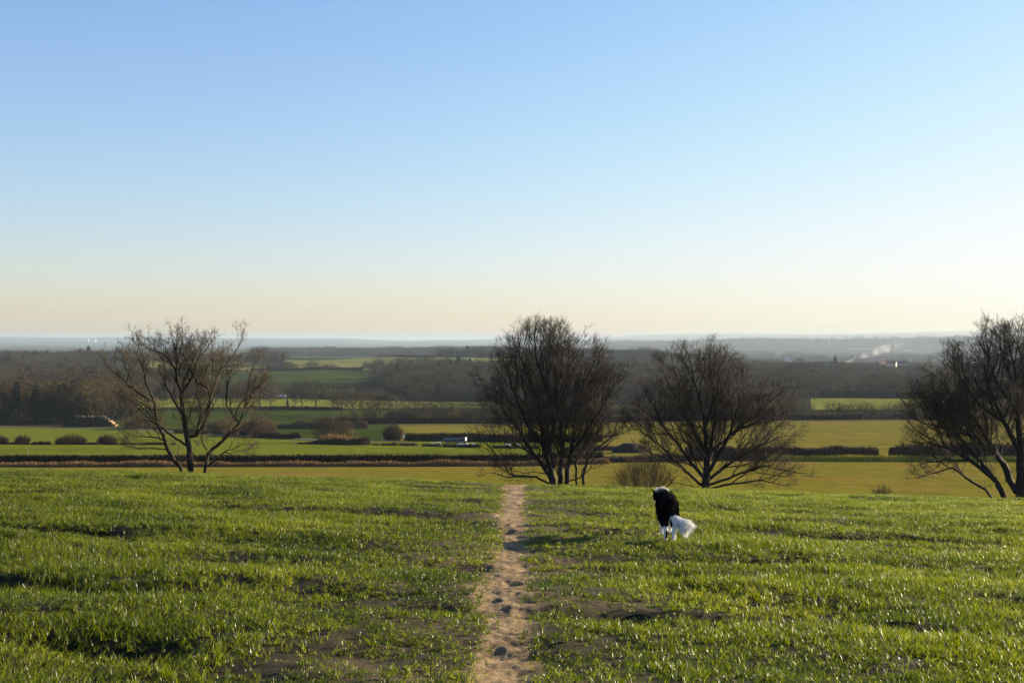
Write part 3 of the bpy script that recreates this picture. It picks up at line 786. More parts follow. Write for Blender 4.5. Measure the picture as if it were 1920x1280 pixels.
def bush(name, label, px, d, w, hh, n, seed, mat, cat='bush', group=None, r=.006, z0=None, col=None, proto=False, lean=.6, root_r=.12):
    rs = np.random.RandomState(seed)
    th = rs.rand(n) * 6.283; rr = np.sqrt(rs.rand(n)); L = hh * (.6 + .45 * rs.rand(n)) 
    b = np.stack([rr * np.cos(th) * w * root_r, rr * np.sin(th) * w * root_r, np.full(n, -.05)], -1)
    o = rr * w * .5
    V = []; Fc = []; 
    p0 = b; zf = np.sqrt(np.clip(1 - (rr * .92) ** 2, .05, 1))
    p3 = np.stack([np.cos(th) * o, np.sin(th) * o, L * zf], -1) + rs.randn(n, 3) * .05 * hh
    p1 = p0 + (p3 - p0) * np.array([.42, .42, .30]); p2 = p0 + (p3 - p0) * np.array([.78, .78, .65]) + rs.randn(n, 3) * .03 * hh
    segs = [(p0, p1, p2, r * 1.6), (p2, (p2 + p3) / 2 + rs.randn(n, 3) * .01 * hh, p3, r)]
    for k in range(3):
        t = .25 + .7 * rs.rand(n); s = p1 + (p3 - p1) * t[:, None]; dd = (p3 - p1) / np.linalg.norm(p3 - p1, axis=1)[:, None] + rs.randn(n, 3) * .5
        l = hh * (.10 + .2 * rs.rand(n)); segs.append((s, s + dd * l[:, None] * .5, s + (dd + rs.randn(n, 3) * .2) * l[:, None], r * .8))
    base_ = 0
    for a, m_, c, rad_ in segs:
        dd = c - a; dd /= np.maximum(np.linalg.norm(dd, axis=1), 1e-9)[:, None]
        u = np.cross(dd, np.array([.31, .17, .93])); u /= np.maximum(np.linalg.norm(u, axis=1), 1e-9)[:, None]; ww = np.cross(dd, u)
        rings = []
        for q, rk in zip((a, m_, c), (rad_, rad_ * .8, rad_ * .5)):
            for k in range(3): rings.append(q + (u * math.cos(k * 2.0944) + ww * math.sin(k * 2.0944)) * rk)
        f = np.array([[0, 1, 4, 3], [1, 2, 5, 4], [2, 0, 3, 5], [3, 4, 7, 6], [4, 5, 8, 7], [5, 3, 6, 8]])
        V.append(np.stack(rings, 1).reshape(-1, 3)); Fc.append((np.arange(len(a))[:, None, None] * 9 + f[None]).reshape(-1, 4) + base_); base_ += len(a) * 9
    me = mesh_np(name, np.concatenate(V), np.concatenate(Fc), 4)
    if proto: me.materials.append(mat); return me
    x, y, z = at(px, d)
    o = link(name, me, mat); o.location = (x, y, z); tag(o, label, cat, group)
    return o
bush('bush', 'rounded brown twiggy bush between the tall tree and the low spreading tree', 1205, 59, 3.3, 2.1, 420, 31, M['bush_twig'], r=.0052, root_r=.2)
bush('bush', 'little brown twiggy shrub poking over the crest right of the spreading tree', 1655, 52, 1.1, .75, 110, 32, M['bush_twig'], r=.005)


# ------------------------------------------------------------------ mid distance tree kinds
def mini_tree(seed, hgt, wid, mat, n=420, trunk=.28, tall=.25, step=.55, trad=.22, tip=.028, dens=2):
    rs = np.random.RandomState(seed)
    zc = hgt * (tall + (1 - tall) / 2)
    v = rs.randn(n, 3); v /= np.linalg.norm(v, axis=1)[:, None]; v *= (rs.rand(n) ** .36)[:, None]
    # lobed crown
    lob = 1 + .22 * np.sin(3 * np.arctan2(v[:, 1], v[:, 0]) + seed) * np.cos(2 * v[:, 2] + seed)
    att = np.stack([v[:, 0] * wid / 2 * lob, v[:, 1] * wid / 2 * lob, zc + v[:, 2] * hgt * (1 - tall) / 2 * (.9 + .1 * lob)], -1)
    stem = [((0, 0, -.4), (rs.randn() * .1, rs.randn() * .1, hgt * trunk), (rs.randn() * .3, rs.randn() * .3, hgt * (trunk + .25)))]
    Pn, par = colonize([(list(map(np.array, stem[0])), False)], att, step, hgt * .5, step * 1.3, 60, .05, rs, .15)
    r = radii(par, tip, 2.3); k = trad / r[0]; r = np.where(r > tip * 1.3, tip + (r - tip) * k, r)
    V, Fc = tubes(chains(Pn, par, r), 5)
    V3, F3 = twigs(Pn, par, r, dens, wid * .13, tip * .62, rs, tip * 2.2, .2, 1)
    me = mesh_np('bare_tree', np.concatenate([V, V3]), np.concatenate([Fc, F3 + len(V)]), 4); me.materials.append(mat); return me
def conifer_mesh(seed, hgt, wid, mat):
    rs = np.random.RandomState(seed); V = []; Fc = []; b = 0
    ch = [(np.array([[0, 0, -.3], [0, 0, hgt * .6], [0, 0, hgt]]), np.array([.22, .12, .03]))]
    V_, F_ = tubes(ch, 5); V.append(V_); Fc.append(F_); b = len(V_)
    n = 1500
    t = rs.rand(n) ** .8; z = hgt * (.12 + .88 * t); lay = .75 + .25 * np.sin(z * 5.5 + seed)
    rmax = wid / 2 * (1 - t) ** .75 * lay + .15; th = rs.rand(n) * 6.283; th += .4 * np.sin(th * 3 + z)
    rr = rmax * rs.rand(n) ** .45 * (1 + .25 * np.sin(th * 4 + z * 1.3))
    c = np.stack([rr * np.cos(th), rr * np.sin(th), z - rr * .25], -1)
    s = .38 * (.5 + rs.rand(n)); out = np.stack([np.cos(th), np.sin(th), -.25 + rs.randn(n) * .3], -1)
    tn = np.stack([-np.sin(th), np.cos(th), rs.randn(n) * .5], -1)
    q = np.stack([c - out * s[:, None] * .6 - tn * s[:, None] * .35, c - out * s[:, None] * .2 + tn * s[:, None] * .5, c + out * s[:, None], c + out * s[:, None] * .1 - tn * s[:, None] * .5], 1)
    V.append(q.reshape(-1, 3)); Fc.append(np.arange(n * 4).reshape(-1, 4) + b)
    me = mesh_np('conifer', np.concatenate(V), np.concatenate(Fc), 4); me.materials.append(mat); return me
MT = {'oak': [mini_tree(301 + k, 9, 9, M['wood_grey'], 430, .25, .22) for k in range(4)],
      'tall': [mini_tree(321 + k, 11, 6.5, M['wood_grey'], 420, .4, .22) for k in range(3)],
      'red': [mini_tree(331 + k, 9, 7, M['wood_red'], 420, .15, .08, tip=.03) for k in range(3)],
      'brown': [mini_tree(341 + k, 9, 7.5, M['wood_brown'], 420, .15, .06, tip=.03) for k in range(3)],
      'con': [conifer_mesh(351 + k, 12, 6, M['conifer']) for k in range(3)]}
HT = {'oak': 9, 'tall': 11, 'red': 9, 'brown': 9, 'con': 12}
# ---- woods as masses
wp = {'p': [], 'r': [], 's': [], 'i': []}
ALLP = MT['oak'] + MT['tall'] + MT['red'] + MT['brown'] + MT['con']
IDX = {'oak': (0, 4), 'tall': (4, 7), 'red': (7, 10), 'brown': (10, 13), 'con': (13, 16)}
KH = {}
for k_, (a_, b_) in IDX.items():
    for q_ in range(a_, b_): KH[q_] = HT[k_]
def wood(name, label, areas, seed, cat='woodland'):
    rs = np.random.RandomState(seed); Pp, Rr, Ss, Ii = [], [], [], []
    for (x0, x1, d0, d1, sp, hh, kinds) in areas:
        A = (x1 - x0) / F * (d0 + d1) / 2 * (d1 - d0); n = max(3, int(A / (sp * sp)))
        d = np.sqrt(d0 ** 2 + (d1 ** 2 - d0 ** 2) * rs.rand(n)); px = x0 + (x1 - x0) * rs.rand(n)
        x = (px - 960) / F * d; nn = fbm(x / 40, d / 40, 5, 2)
        z = H(x, d) - .3
        names = list(kinds.keys()); w = np.array([kinds[k] for k in names], float); w /= w.sum()
        ch = rs.choice(len(names), n, p=w)
        ii = np.array([rs.randint(*IDX[names[c]]) for c in ch])
        hs = hh * (.60 + .6 * rs.rand(n) ** 1.5 + 1.1 * nn) / np.array([KH[q] for q in ii])
        ws = hs * (.9 + .4 * rs.rand(n)) * (min(sp / 6.5, 2.6) if sp > 9 else 1)
        Pp.append(np.stack([x, d, z], -1)); Ss.append(np.stack([ws, ws, hs], -1)); Ii.append(ii)
        Rr.append(np.stack([np.zeros(n), np.zeros(n), rs.rand(n) * 6.283], -1))
    Pp, Rr, Ss, Ii = map(np.concatenate, (Pp, Rr, Ss, Ii))
    return scatter(name, Pp, Rr, Ss, Ii, ALLP, label, cat)
BR = {'oak': 3, 'red': 2, 'brown': 2, 'tall': 2}
wood('woodland', 'mixed brown wood with dark conifers behind the log pile at the left', [(-250, 70, 400, 480, 4.2, 12, {'con': 5, 'brown': 3, 'red': 2}), (70, 240, 398, 470, 4.2, 10.5, {'con': 2.4, 'brown': 4, 'red': 3, 'oak': 2})], 1)
wood('woodland', 'purplish bare wood climbing the slope behind the mixed wood at the left', [(-350, 200, 560, 1080, 9.5, 13, {'oak': 4, 'red': 3, 'tall': 2, 'con': .4}), (200, 330, 620, 900, 7.5, 9, BR)], 2)
wood('woodland', 'dark bare wood across the valley behind the sparse left tree', [(330, 520, 620, 760, 8, 7, BR), (120, 330, 560, 600, 7, 9, {'oak': 3, 'tall': 1, 'con': 1})], 3)
wood('woodland', 'dark wood along the skyline at the far left', [(-400, 250, 1380, 1680, 11, 10.5, {'oak': 3, 'con': 2, 'tall': 1}), (250, 470, 1450, 1640, 11, 8, {'oak': 3, 'con': 1}), (-400, 190, 1180, 1380, 13, 8, BR), (300, 470, 1190, 1215, 10, 6, BR)], 4)
wood('woodland', 'rounded dark clump at the left end of the broad pale ridge field', [(472, 532, 1330, 1460, 9, 13, {'oak': 3, 'con': 1}), (480, 640, 1140, 1170, 12, 8, BR)], 5)
wood('woodland', 'belt of upright bare trees on the slope below the ridge field', [(672, 900, 1150, 1185, 9, 11, {'tall': 4, 'oak': 1}), (690, 990, 1080, 1140, 10, 8, {'tall': 2, 'oak': 2})], 6)
wood('woodland', 'dense grey brown wood in the valley left of the tall dense tree', [(735, 960, 640, 1060, 10, 11, {'oak': 3, 'tall': 1, 'red': 1, 'con': .8}), (510, 735, 620, 690, 9, 5.5, BR)], 7)
wood('woodland', 'grey brown wood filling the valley behind the two middle trees', [(960, 1500, 570, 1000, 11, 11, {'oak': 3, 'tall': 1, 'red': 2}), (1500, 1560, 570, 900, 9, 8, BR)], 8)
wood('woodland', 'belt of leafless trees along the far edge of the olive field', [(900, 1500, 396, 430, 4.5, 6.5, {'oak': 3, 'red': 2, 'brown': 2}), (590, 900, 398, 420, 3.6, 3.0, {'oak': 3, 'brown': 2}), (1500, 1900, 397, 425, 3.8, 3.2, {'brown': 3, 'oak': 2, 'red': 1})], 9)
wood('woodland', 'hazy woods around the town beyond the right hand trees', [(1480, 2300, 660, 860, 11, 8, BR), (1400, 2300, 950, 1600, 15, 7.5, {'oak': 3, 'red': 2, 'con': .4})], 10)
wood('woodland', 'scattered trees among the hazy town roofs below the hill', [(1180, 2400, 1700, 3100, 38, 10, {'oak': 3, 'con': .5})], 11)
wood('woodland', 'blue grey forest line on the plain above the broad ridge field', [(480, 1180, 2500, 3200, 26, 14, {'oak': 3, 'tall': 1}), (820, 1010, 1560, 1700, 12, 12, {'oak': 3, 'con': 1}), (700, 830, 1620, 1660, 12, 6, BR)], 12)
wood('woodland', 'dark wooded hill foot behind the middle trees', [(1000, 1260, 1250, 2300, 18, 13, {'oak': 3})], 13)
# hedgerow lines on the right hill: scattered hill trees
rs = np.random.RandomState(77); Pp = []
for k in range(34):
    d = rs.uniform(3600, 6100); x0 = rs.uniform(1120, 2100); L = rs.uniform(60, 260); sl = rs.uniform(-120, 120)
    for q in range(int(L / 5)):
        t = q / (L / 5); px = x0 + L * t; dd = d + sl * t + rs.randn() * 6; x = (px - 960) / F * dd; Pp.append((x, dd, h(x, dd) - 2))
for q in range(60):
    px = rs.uniform(1120, 1900); d = 6210 + rs.randn() * 30; x = (px - 960) / F * d; Pp.append((x, d, h(x, d) - 1.5))
n = len(Pp); sc_ = rs.uniform(.6, 1.3, n); sc_[-60:] = rs.uniform(.7, 1.8, 60)
scatter('hedgerow_trees', Pp, np.stack([np.zeros(n), np.zeros(n), rs.rand(n) * 6], -1), np.stack([sc_ * 2.2, sc_ * 2.2, sc_], -1), rs.randint(0, 4, n), ALLP, 'faint hedgerows and small trees dividing the hazy right hillside', 'hedgerow')

# ---- single trees that can be told apart
def put(kind, px, d, hgt, label, group=None, wf=1., name='bare_tree', cat='tree', rs=np.random.RandomState(8)):
    me = MT[kind][rs.randint(len(MT[kind]))]
    o = bpy.data.objects.new(name if kind != 'con' else 'conifer', me); COL.objects.link(o)
    x, y, z = at(px, d); o.location = (x, y, z); s = hgt / HT[kind]; o.scale = (s * wf, s * wf, s); o.rotation_euler.z = rs.rand() * 6.28
    tag(o, label, cat, group); return o
ORD = ['first', 'second', 'third', 'fourth', 'fifth', 'sixth', 'seventh', 'eighth', 'ninth', 'tenth', 'eleventh', 'twelfth', 'thirteenth', 'fourteenth', 'fifteenth', 'sixteenth', 'seventeenth', 'eighteenth', 'nineteenth', 'twentieth']
def row(items, what, group):
    items = sorted(items, key=lambda t: t[1])
    for k, (kind, px, d, hg, wf) in enumerate(items):
        put(kind, px, d, hg, '%s, %s from the left' % (what, ORD[k] if k < len(items) - 1 else 'last'), group, wf)
row([('oak', 400, 525, 11, 1), ('oak', 432, 522, 10, 1.1), ('red', 462, 525, 11, 1.1), ('oak', 489, 520, 13, 1.1), ('oak', 508, 524, 10, 1), ('oak', 566, 518, 13, 1), ('oak', 593, 516, 13.5, 1.15), ('tall', 553, 520, 8, .8), ('brown', 626, 512, 10, 1)],
    'bare oak on the bank above the dark green hollow field', 'oaks on the bank above the hollow field')
put('con', 539, 519, 4.5, 'small dark cone shaped tree among the bare oaks on the bank')
row([('oak', 640, 470, 10, 1.1), ('oak', 662, 455, 10, 1), ('brown', 690, 440, 10, 1.1), ('oak', 712, 440, 9, 1), ('oak', 742, 420, 9, 1), ('oak', 779, 402, 9.2, 1), ('oak', 803, 408, 7, .9), ('oak', 825, 402, 8, 1.25), ('brown', 852, 405, 6.5, 1), ('oak', 875, 404, 7, 1), ('oak', 898, 404, 7, 1)],
    'leafless tree in the belt along the top of the olive field', 'trees in the belt above the olive field')
row([('oak', 1478, 404, 7.5, 1), ('oak', 1498, 410, 6.5, 1.2), ('tall', 1522, 405, 5.5, 1), ('oak', 1562, 404, 6, 1.2), ('oak', 1582, 402, 5.5, 1.1), ('brown', 1600, 404, 6, 1.2), ('oak', 1622, 405, 6, 1), ('tall', 1640, 404, 5, 1.2), ('oak', 1668, 406, 5.5, 1.3), ('red', 1695, 404, 6.5, 1.2), ('oak', 1720, 406, 7, 1.2), ('oak', 1750, 404, 6.5, 1.2)],
    'small leafless tree along the far side of the right olive field', 'trees along the right olive field')
for q in range(3): put('con', [30, 66, 88][q], [392, 394, 396][q], [14, 13, 10][q], ['dark conifer at the front of the left wood, the tallest', 'dark conifer at the front of the left wood, close to the log pile', 'shorter dark conifer hugging the right side of its taller neighbour'][q], 'conifers at the front of the left wood')
put('con', 205, 720, 11, 'dark round topped evergreen above the log pile against the purple wood', wf=1.3)
put('con', 1566, 1180, 15, 'dark conifer beside the pale house at the edge of the town', wf=1.2)
put('oak', 1735, 1000, 12, 'hazy round bare tree standing alone right of the town houses', wf=1.1)
put('red', 40, 389, 6, 'reddish brown bush in front of the conifers at the left wood edge', wf=1.5, name='bush', cat='bush')
for k, (px, d, w, hh, l) in enumerate([(2, 236, 2.6, 1.5, 'low dark bush cut by the left edge in the green pasture'), (42, 236, 3.0, 1.6, 'small round dark bush, second from the left edge in the pasture'),
        (133, 234, 6.2, 1.9, 'widest of the low dark bushes in the left pasture'), (200, 235, 3.8, 1.8, 'low dark bush in the pasture just left of the sparse tree')]):
    bush('bush', l, px, d, w, hh, 420, 40 + k, M['hedge'], group='low bushes in the left pasture', r=.022, root_r=.32)
bush('bush', 'big reddish brown bush beside the farm track right of the sparse tree', 486, 292, 8.5, 4.6, 700, 51, M['wood_red'], r=.022, root_r=.3)
bush('bush', 'rounded reddish bush at the left corner of the pale olive field', 737, 262, 4.6, 3.5, 600, 52, M['wood_red'], r=.02, root_r=.3)
bush('bush', 'dark brown thicket behind the sparse left tree near the track', 425, 330, 11, 3.6, 700, 53, M['wood_brown'], r=.025, root_r=.4)
bush('bush', 'low reddish thicket right of the log pile beside the track', 270, 352, 12, 3.5, 700, 54, M['wood_red'], r=.025, root_r=.4)
for k, (px, hg) in enumerate([(600, 4.6), (612, 5), (626, 5.2), (640, 4.8), (652, 4.4)]):
    put('red' if k % 2 else 'brown', px, 247 + k, hg, 'thin brown tree in the thicket by the farm track, %s from the left' % ORD[k], 'thin trees in the thicket by the farm track', 1.0, name='small_tree')

# ------------------------------------------------------------------ hedges
def strip_mesh(name, line, width, hgt, per_m, ln, wd, seed, mat, top_noise=.12, low=.0, tilt=.35, gap=0., dens_pow=1.):
    """twiggy band along a ground line: line = [(x, y)...]"""
    rs = np.random.RandomState(seed); L = []; 
    pts = np.array(line, float); seg = np.linalg.norm(np.diff(pts, axis=0), axis=1); cum = np.concatenate([[0], np.cumsum(seg)]); T = cum[-1]
    n = int(T * per_m); s = rs.rand(n) * T
    x = np.interp(s, cum, pts[:, 0]); y = np.interp(s, cum, pts[:, 1])
    i = np.clip(np.searchsorted(cum, s) - 1, 0, len(seg) - 1); dx = np.diff(pts, axis=0)[i] / seg[i][:, None]
    off = (rs.rand(n) - .5) * width; x = x - dx[:, 1] * off; y = y + dx[:, 0] * off
    hn = hgt * (1 + top_noise * 2 * fbm(s / 2.5, s * 0 + seed, 3, 4) + top_noise * fbm(s / 14, s * 0 + seed, 4, 2))
    if gap: 
        keep = vnoise(s / 1.1, s * 0 + 3.3, seed) > gap
        x, y, s, hn, off = x[keep], y[keep], s[keep], hn[keep], off[keep]; n = len(x)
    z = H(x, y) + low + (hn - low) * rs.rand(n) ** dens_pow * np.sqrt(np.clip(1 - (2 * off / width) ** 2 * .6, .1, 1))
    d = np.stack([rs.randn(n) * tilt, rs.randn(n) * tilt, np.ones(n)], -1); d /= np.linalg.norm(d, axis=1)[:, None]
    a = rs.rand(n) * 3.14159; w = np.stack([np.cos(a), np.sin(a), rs.randn(n) * .2], -1)
    l = ln * (.5 + rs.rand(n)); c = np.stack([x, y, z], -1); 
    p0 = c - d * l[:, None] * .6; p1 = c + d * l[:, None] * .4; ww = w * (wd * (.5 + rs.rand(n)))[:, None] * .5
    V = np.stack([p0 - ww, p0 + ww, p1 + ww * .5, p1 - ww * .5], 1).reshape(-1, 3)
    return mesh_np(name, V, np.arange(n * 4).reshape(-1, 4), 4)
def hedge(label, pts, width, hgt, per_m, mat, seed, ln=.5, wd=.07, name='hedge', cat='hedge', kind=None, **kw):
    line = []
    for px, d in pts:
        line.append(((px - 960) / F * d, d))
    # densify so it follows the ground
    pl = np.array(line); 
    me = strip_mesh(name, pl, width, hgt, per_m, ln, wd, seed, mat, **kw)
    o = link(name, me, M[mat]); tag(o, label, cat, None, kind); return o
hedge('long clipped dark hedge crossing below the bright green pasture', [(-300, 157), (0, 156), (600, 154.5), (900, 154), (1130, 157)], 1.3, 1.45, 900, 'hedge', 1, top_noise=.06)
hedge('tawny dry grass along the foot of the long dark hedge', [(-300, 154), (0, 153.5), (600, 152), (900, 151.5), (1140, 154)], 2.2, .62, 420, 'straw', 2, .55, .06, name='rough_grass', cat='dry grass', kind='stuff', top_noise=.5)
hedge('reddish bramble hedge behind the spreading trees, left of the gap', [(1285, 163), (1400, 163), (1500, 161), (1645, 160)], 2.6, 1.9, 800, 'hedge_wine', 3, top_noise=.22, low=.35)
hedge('reddish bramble hedge behind the right edge tree, right of the gap', [(1668, 161), (1760, 158), (1830, 157), (2300, 154)], 2.6, 2.1, 800, 'hedge_wine', 4, top_noise=.25, low=.3)
hedge('yellow green bank coloured as if sunlit at the foot of the reddish hedges', [(1440, 159.5), (1600, 157), (1800, 154), (2300, 151)], 2.0, .75, 500, 'bank', 5, .45, .07, name='bank_grass', cat='grass', kind='stuff', top_noise=.3)
hedge('gappy laid hedge behind the blue trailer', [(758, 259), (850, 260), (900, 256), (1000, 250), (1130, 246)], 1.2, 1.7, 520, 'hedge', 6, top_noise=.15)
hedge('low reddish brambles between the two middle trees beyond the pasture', [(1120, 163), (1200, 163), (1290, 163)], 3, .9, 420, 'hedge_wine', 31, top_noise=.4)
hedge('low bramble heap right of the dark farm clutter', [(1080, 200), (1130, 205), (1200, 205)], 3, .7, 500, 'hedge_wine', 7, top_noise=.4)
hedge('dark rank growth along the front of the farm yard left of centre', [(562, 238), (600, 240), (640, 236), (690, 234)], 3, 1.0, 420, 'hedge', 8, top_noise=.9)
hedge('straggly dry weeds around the small thicket by the track', [(600, 244), (640, 243), (680, 240)], 3.5, 1.3, 300, 'straw', 9, .6, .05, name='weeds', cat='weeds', kind='stuff', top_noise=.5)
hedge('ragged line of weeds crossing the pasture to the farm clutter', [(700, 233), (780, 229), (860, 222), (940, 217), (1010, 215)], 1.6, .45, 240, 'hedge', 10, top_noise=.7, gap=.35)
hedge('low weedy fence line in front of the left pasture bushes', [(-100, 232), (90, 232), (230, 232), (330, 232)], .7, .4, 160, 'hedge', 11, top_noise=.7, gap=.3)
hedge('low dark hedge along the farm track behind the sparse tree', [(330, 318), (420, 300), (480, 282), (560, 270)], 1.5, 1.1, 380, 'hedge', 12, top_noise=.8, gap=.2)
hedge('brown hedge above the small shaded field', [(520, 352), (600, 352), (660, 350), (690, 352)], 2, 2.2, 420, 'hedge_wine', 13, top_noise=.7)
hedge('dark straight hedge along the far edge of the olive field', [(600, 394), (900, 394), (1200, 395), (1500, 394), (1615, 394)], 1.6, 1.9, 300, 'hedge', 14, .6, .1, top_noise=.05)
hedge('dark hedge below the oak bank on the hollow field edge', [(470, 513), (560, 512), (640, 508)], 2, 1.6, 260, 'hedge', 15, .6, .1, top_noise=.3)
hedge('dark hedge at the upper edge of the sunlit valley field', [(600, 613), (760, 612), (930, 608)], 2.5, 2.5, 260, 'hedge', 16, .8, .15)
hedge('long dark hedge below the broad ridge field', [(470, 1150), (560, 1160), (680, 1172)], 3, 2.6, 200, 'hedge', 17, 1., .25, top_noise=.3)
hedge('dark hedge running across the top of the ridge field on the right', [(740, 1640), (830, 1560), (1000, 1500)], 4, 3., 160, 'hedge', 18, 1.3, .35, top_noise=.5)
hedge('thin hedge on the ridge field slope near its right end', [(770, 1440), (850, 1400), (1000, 1360)], 4, 2.4, 160, 'hedge', 19, 1.3, .35, top_noise=.5)
hedge('low hedge above the bright meadow on the right', [(1500, 625), (1700, 622), (2000, 615)], 3, 3.5, 240, 'hedge', 20, .9, .18)

# ------------------------------------------------------------------ track, farm clutter
def ribbon(name, pts, w, mat, label, cat='road', lift=.05):
    pl = np.array([((px - 960) / F * d, d) for px, d in pts], float)
    seg = np.linalg.norm(np.diff(pl, axis=0), axis=1); cum = np.concatenate([[0], np.cumsum(seg)]); s = np.arange(0, cum[-1], 1.5)
    x = np.interp(s, cum, pl[:, 0]); y = np.interp(s, cum, pl[:, 1]); dx = np.gradient(x); dy = np.gradient(y); q = np.hypot(dx, dy)
    nx, ny = -dy / q, dx / q; V = []
    for k in np.linspace(-.5, .5, 5): V.append(np.stack([x + nx * w * k, y + ny * w * k, H(x + nx * w * k, y + ny * w * k) + lift + .04 * (1 - abs(2 * k))], -1))
    V = np.stack(V, 1).reshape(-1, 3)
    o = link(name, mesh_np(name, V, grid_faces(len(s), 5)[:, ::-1], 4, True), mat); tag(o, label, cat, kind='structure'); return o
ribbon('farm_track', [(-300, 388), (0, 375), (250, 350), (450, 290), (600, 262), (700, 256), (775, 256)], 3.4, M['tarmac'], 'grey farm track running past the log pile to the yard', lift=.12)
ribbon('field_margin', [(748, 384), (900, 386), (1130, 388), (1450, 389), (1750, 389)], 5, M['tan_field'], 'pale bare strip along the far edge of the olive field', 'path', lift=.12)
for n_, c_, r_ in (('blue_paint', (.07, .13, .18), .5), ('dark_blue', (.03, .045, .08), .5), ('white_paint', (.78, .78, .75), .5), ('cream_board', (.80, .76, .50), .7), ('sheet', (.75, .77, .78), .6), ('roof_sheet', (.34, .36, .38), .7), ('rubber', (.02, .02, .02), .8), ('shaded_bark', (.022, .014, .010), .9), ('muck', (.009, .007, .006), 1.), ('steel', (.25, .26, .27), .5), ('slate', (.10, .09, .09), .8), ('brick', (.20, .12, .09), .9), ('tile', (.16, .085, .06), .9), ('render', (.70, .68, .62), .9), ('pane', (.05, .06, .07), .2), ('post', (.16, .13, .10), .9), ('crow', (.01, .01, .012), .6)):
    M[n_] = simple(n_, c_, None, 3., r_, .3)
M['log_end'] = simple('sawn_log_end', (.42, .24, .13), (.70, .50, .34), 1.2, .9, .1)
# log pile
def log_pile():
    rs = random.Random(4); root = empty('log_pile', at(167, 376)); root.scale = (1, 1, 1.15); mb = MB(); L = 3.2; s_ = 376 / F
    rows_ = 7; x0, x1 = -8.2, 8.2
    for r_ in range(rows_):
        z = .22 + r_ * .38; a = x0 + r_ * .62 + (r_ ** 2) * .02; b = x1 - r_ * .42 - (.5 if r_ > 5 else 0)
        x = a
        while x < b:
            rr = rs.uniform(.17, .25); y0 = rs.uniform(-.3, .3); sk = rs.uniform(-.12, .12)
            n = 8; A = np.array([x - sk, y0 - L / 2, z + rs.uniform(-.05, .05)]); B_ = np.array([x + sk, y0 + L / 2, z + rs.uniform(-.05, .05)])
            nb = len(mb.f); mb.cyl(A, B_, rr, rr * .9, n, 0)
            mb.mi[-1] = 1; mb.mi[-2] = 0  # near ends keep the dark bark colour, painting the front's shade
            x += rr * 2 + .01
    # loose logs lying sideways on the right end with pale sawn faces to the sun
    for k in range(30):
        t = rs.random(); x = 6.4 + t * 2.6; z = .2 + (1 - t) * 2.3 * rs.random() ** .5; y = rs.uniform(-1.6, 1.2)
        mb.cyl((x - 1.5, y, z), (x, y + rs.uniform(-.2, .2), z + rs.uniform(-.05, .1)), .2, .2, 8, 0); mb.mi[-1] = 1; 
    for k in range(26):
        x = rs.uniform(-4, 6.5); y = rs.uniform(-1, 1); mb.cyl((x - .9, y, 2.72), (x, y + .1, 2.78 + rs.uniform(0, .12)), .15, .15, 7, 0); mb.mi[-1] = 1
    o = mb.build('logs', [M['shaded_bark'], M['log_end']], root)
    tag(root, 'long dark stack of felled logs with pale sawn ends at the wood edge', 'log pile')
log_pile()
# dark heap
def heap(px, d, w, hh, label, mat, seed, name='heap', dep=None):
    n = 26; g = np.linspace(-1, 1, n); X, Y = np.meshgrid(g, g); r = np.hypot(X, Y)
    Z = np.clip(1 - r ** 2, 0, 1) ** .75 * hh * (1 + .35 * fbm(X * 2.5 + seed, Y * 2.5, seed, 4)) + np.where(r < 1, fbm(X * 9, Y * 9, seed, 2) * .15 * hh, 0) - .15
    x, y, z = at(px, d); o = link(name, mesh_np(name, np.stack([X * w / 2, Y * (dep or w * .8) / 2, Z], -1).reshape(-1, 3), grid_faces(n, n), 4, True), mat); o.location = (x, y, z); tag(o, label, 'heap'); return o
heap(1182, 196, 6.6, 1.75, 'smooth black muck heap seen between the two middle trees', M['muck'], 3, 'muck_heap', 5)
heap(1085, 205, 6, 1.1, 'lower dark heap behind the tall dense tree', M['muck'], 6, 'muck_heap', 4)
def wheel(root, x, y, z, r=.3):
    m = MB(); m.cyl((x, y - .1, z), (x, y + .1, z), r, r, 14, 0); w = m.build('wheel', M['rubber'], root)
    k = MB(); k.cyl((x, y - .115, z), (x, y + .115, z), r * .5, r * .5, 10, 0); k.build('rim', M['steel'], w)
def trailer(px, d, L, W, Ht, body, label, cat, rz=0., bed=False):
    root = empty('trailer' if bed else 'horse_box', at(px, d)); m = MB()
    if bed:
        m.box((0, 0, .62), (L, W, .12)); 
        for yy in (-W / 2 + .03, W / 2 - .03): m.box((0, yy, .68 + Ht / 2), (L, .06, Ht))
        for xx in (-L / 2 - .03, L / 2 + .03): m.box((xx, 0, .68 + Ht / 2), (.06, W, Ht))
    else:
        m.box((0, 0, .5 + Ht / 2), (L, W, Ht)); m.box((0, 0, .53 + Ht), (L * .9, W * .9, .08))
    m.build('body', body, root)
    for sx in (-.35, .35):
        for sy in (-1, 1): wheel(root, L * sx * .5, sy * (W / 2 + .1), .32)
    t = MB(); t.box((-L / 2 - .6, 0, .5), (1.2, .08, .08)); t.build('drawbar', M['steel'], root)
    root.rotation_euler.z = rz; tag(root, label, cat)
    return root
trailer(842, 246, 2.1, 1.5, .34, M['blue_paint'], 'pale blue open trailer in front of the gappy hedge', 'trailer', .05, True)
trailer(858, 245, 1.5, 1.4, .36, M['dark_blue'], 'dark blue covered trailer between the pale blue trailer and the white ended box', 'trailer', -.1)
hb = trailer(869, 244, 1.0, 1.2, .6, M['dark_blue'], 'small box trailer with a white end panel', 'trailer', -.2)
m_ = MB(); m_.box((.525, 0, .9), (.05, 1.2, .65)); m_.build('end_panel', M['white_paint'], hb)
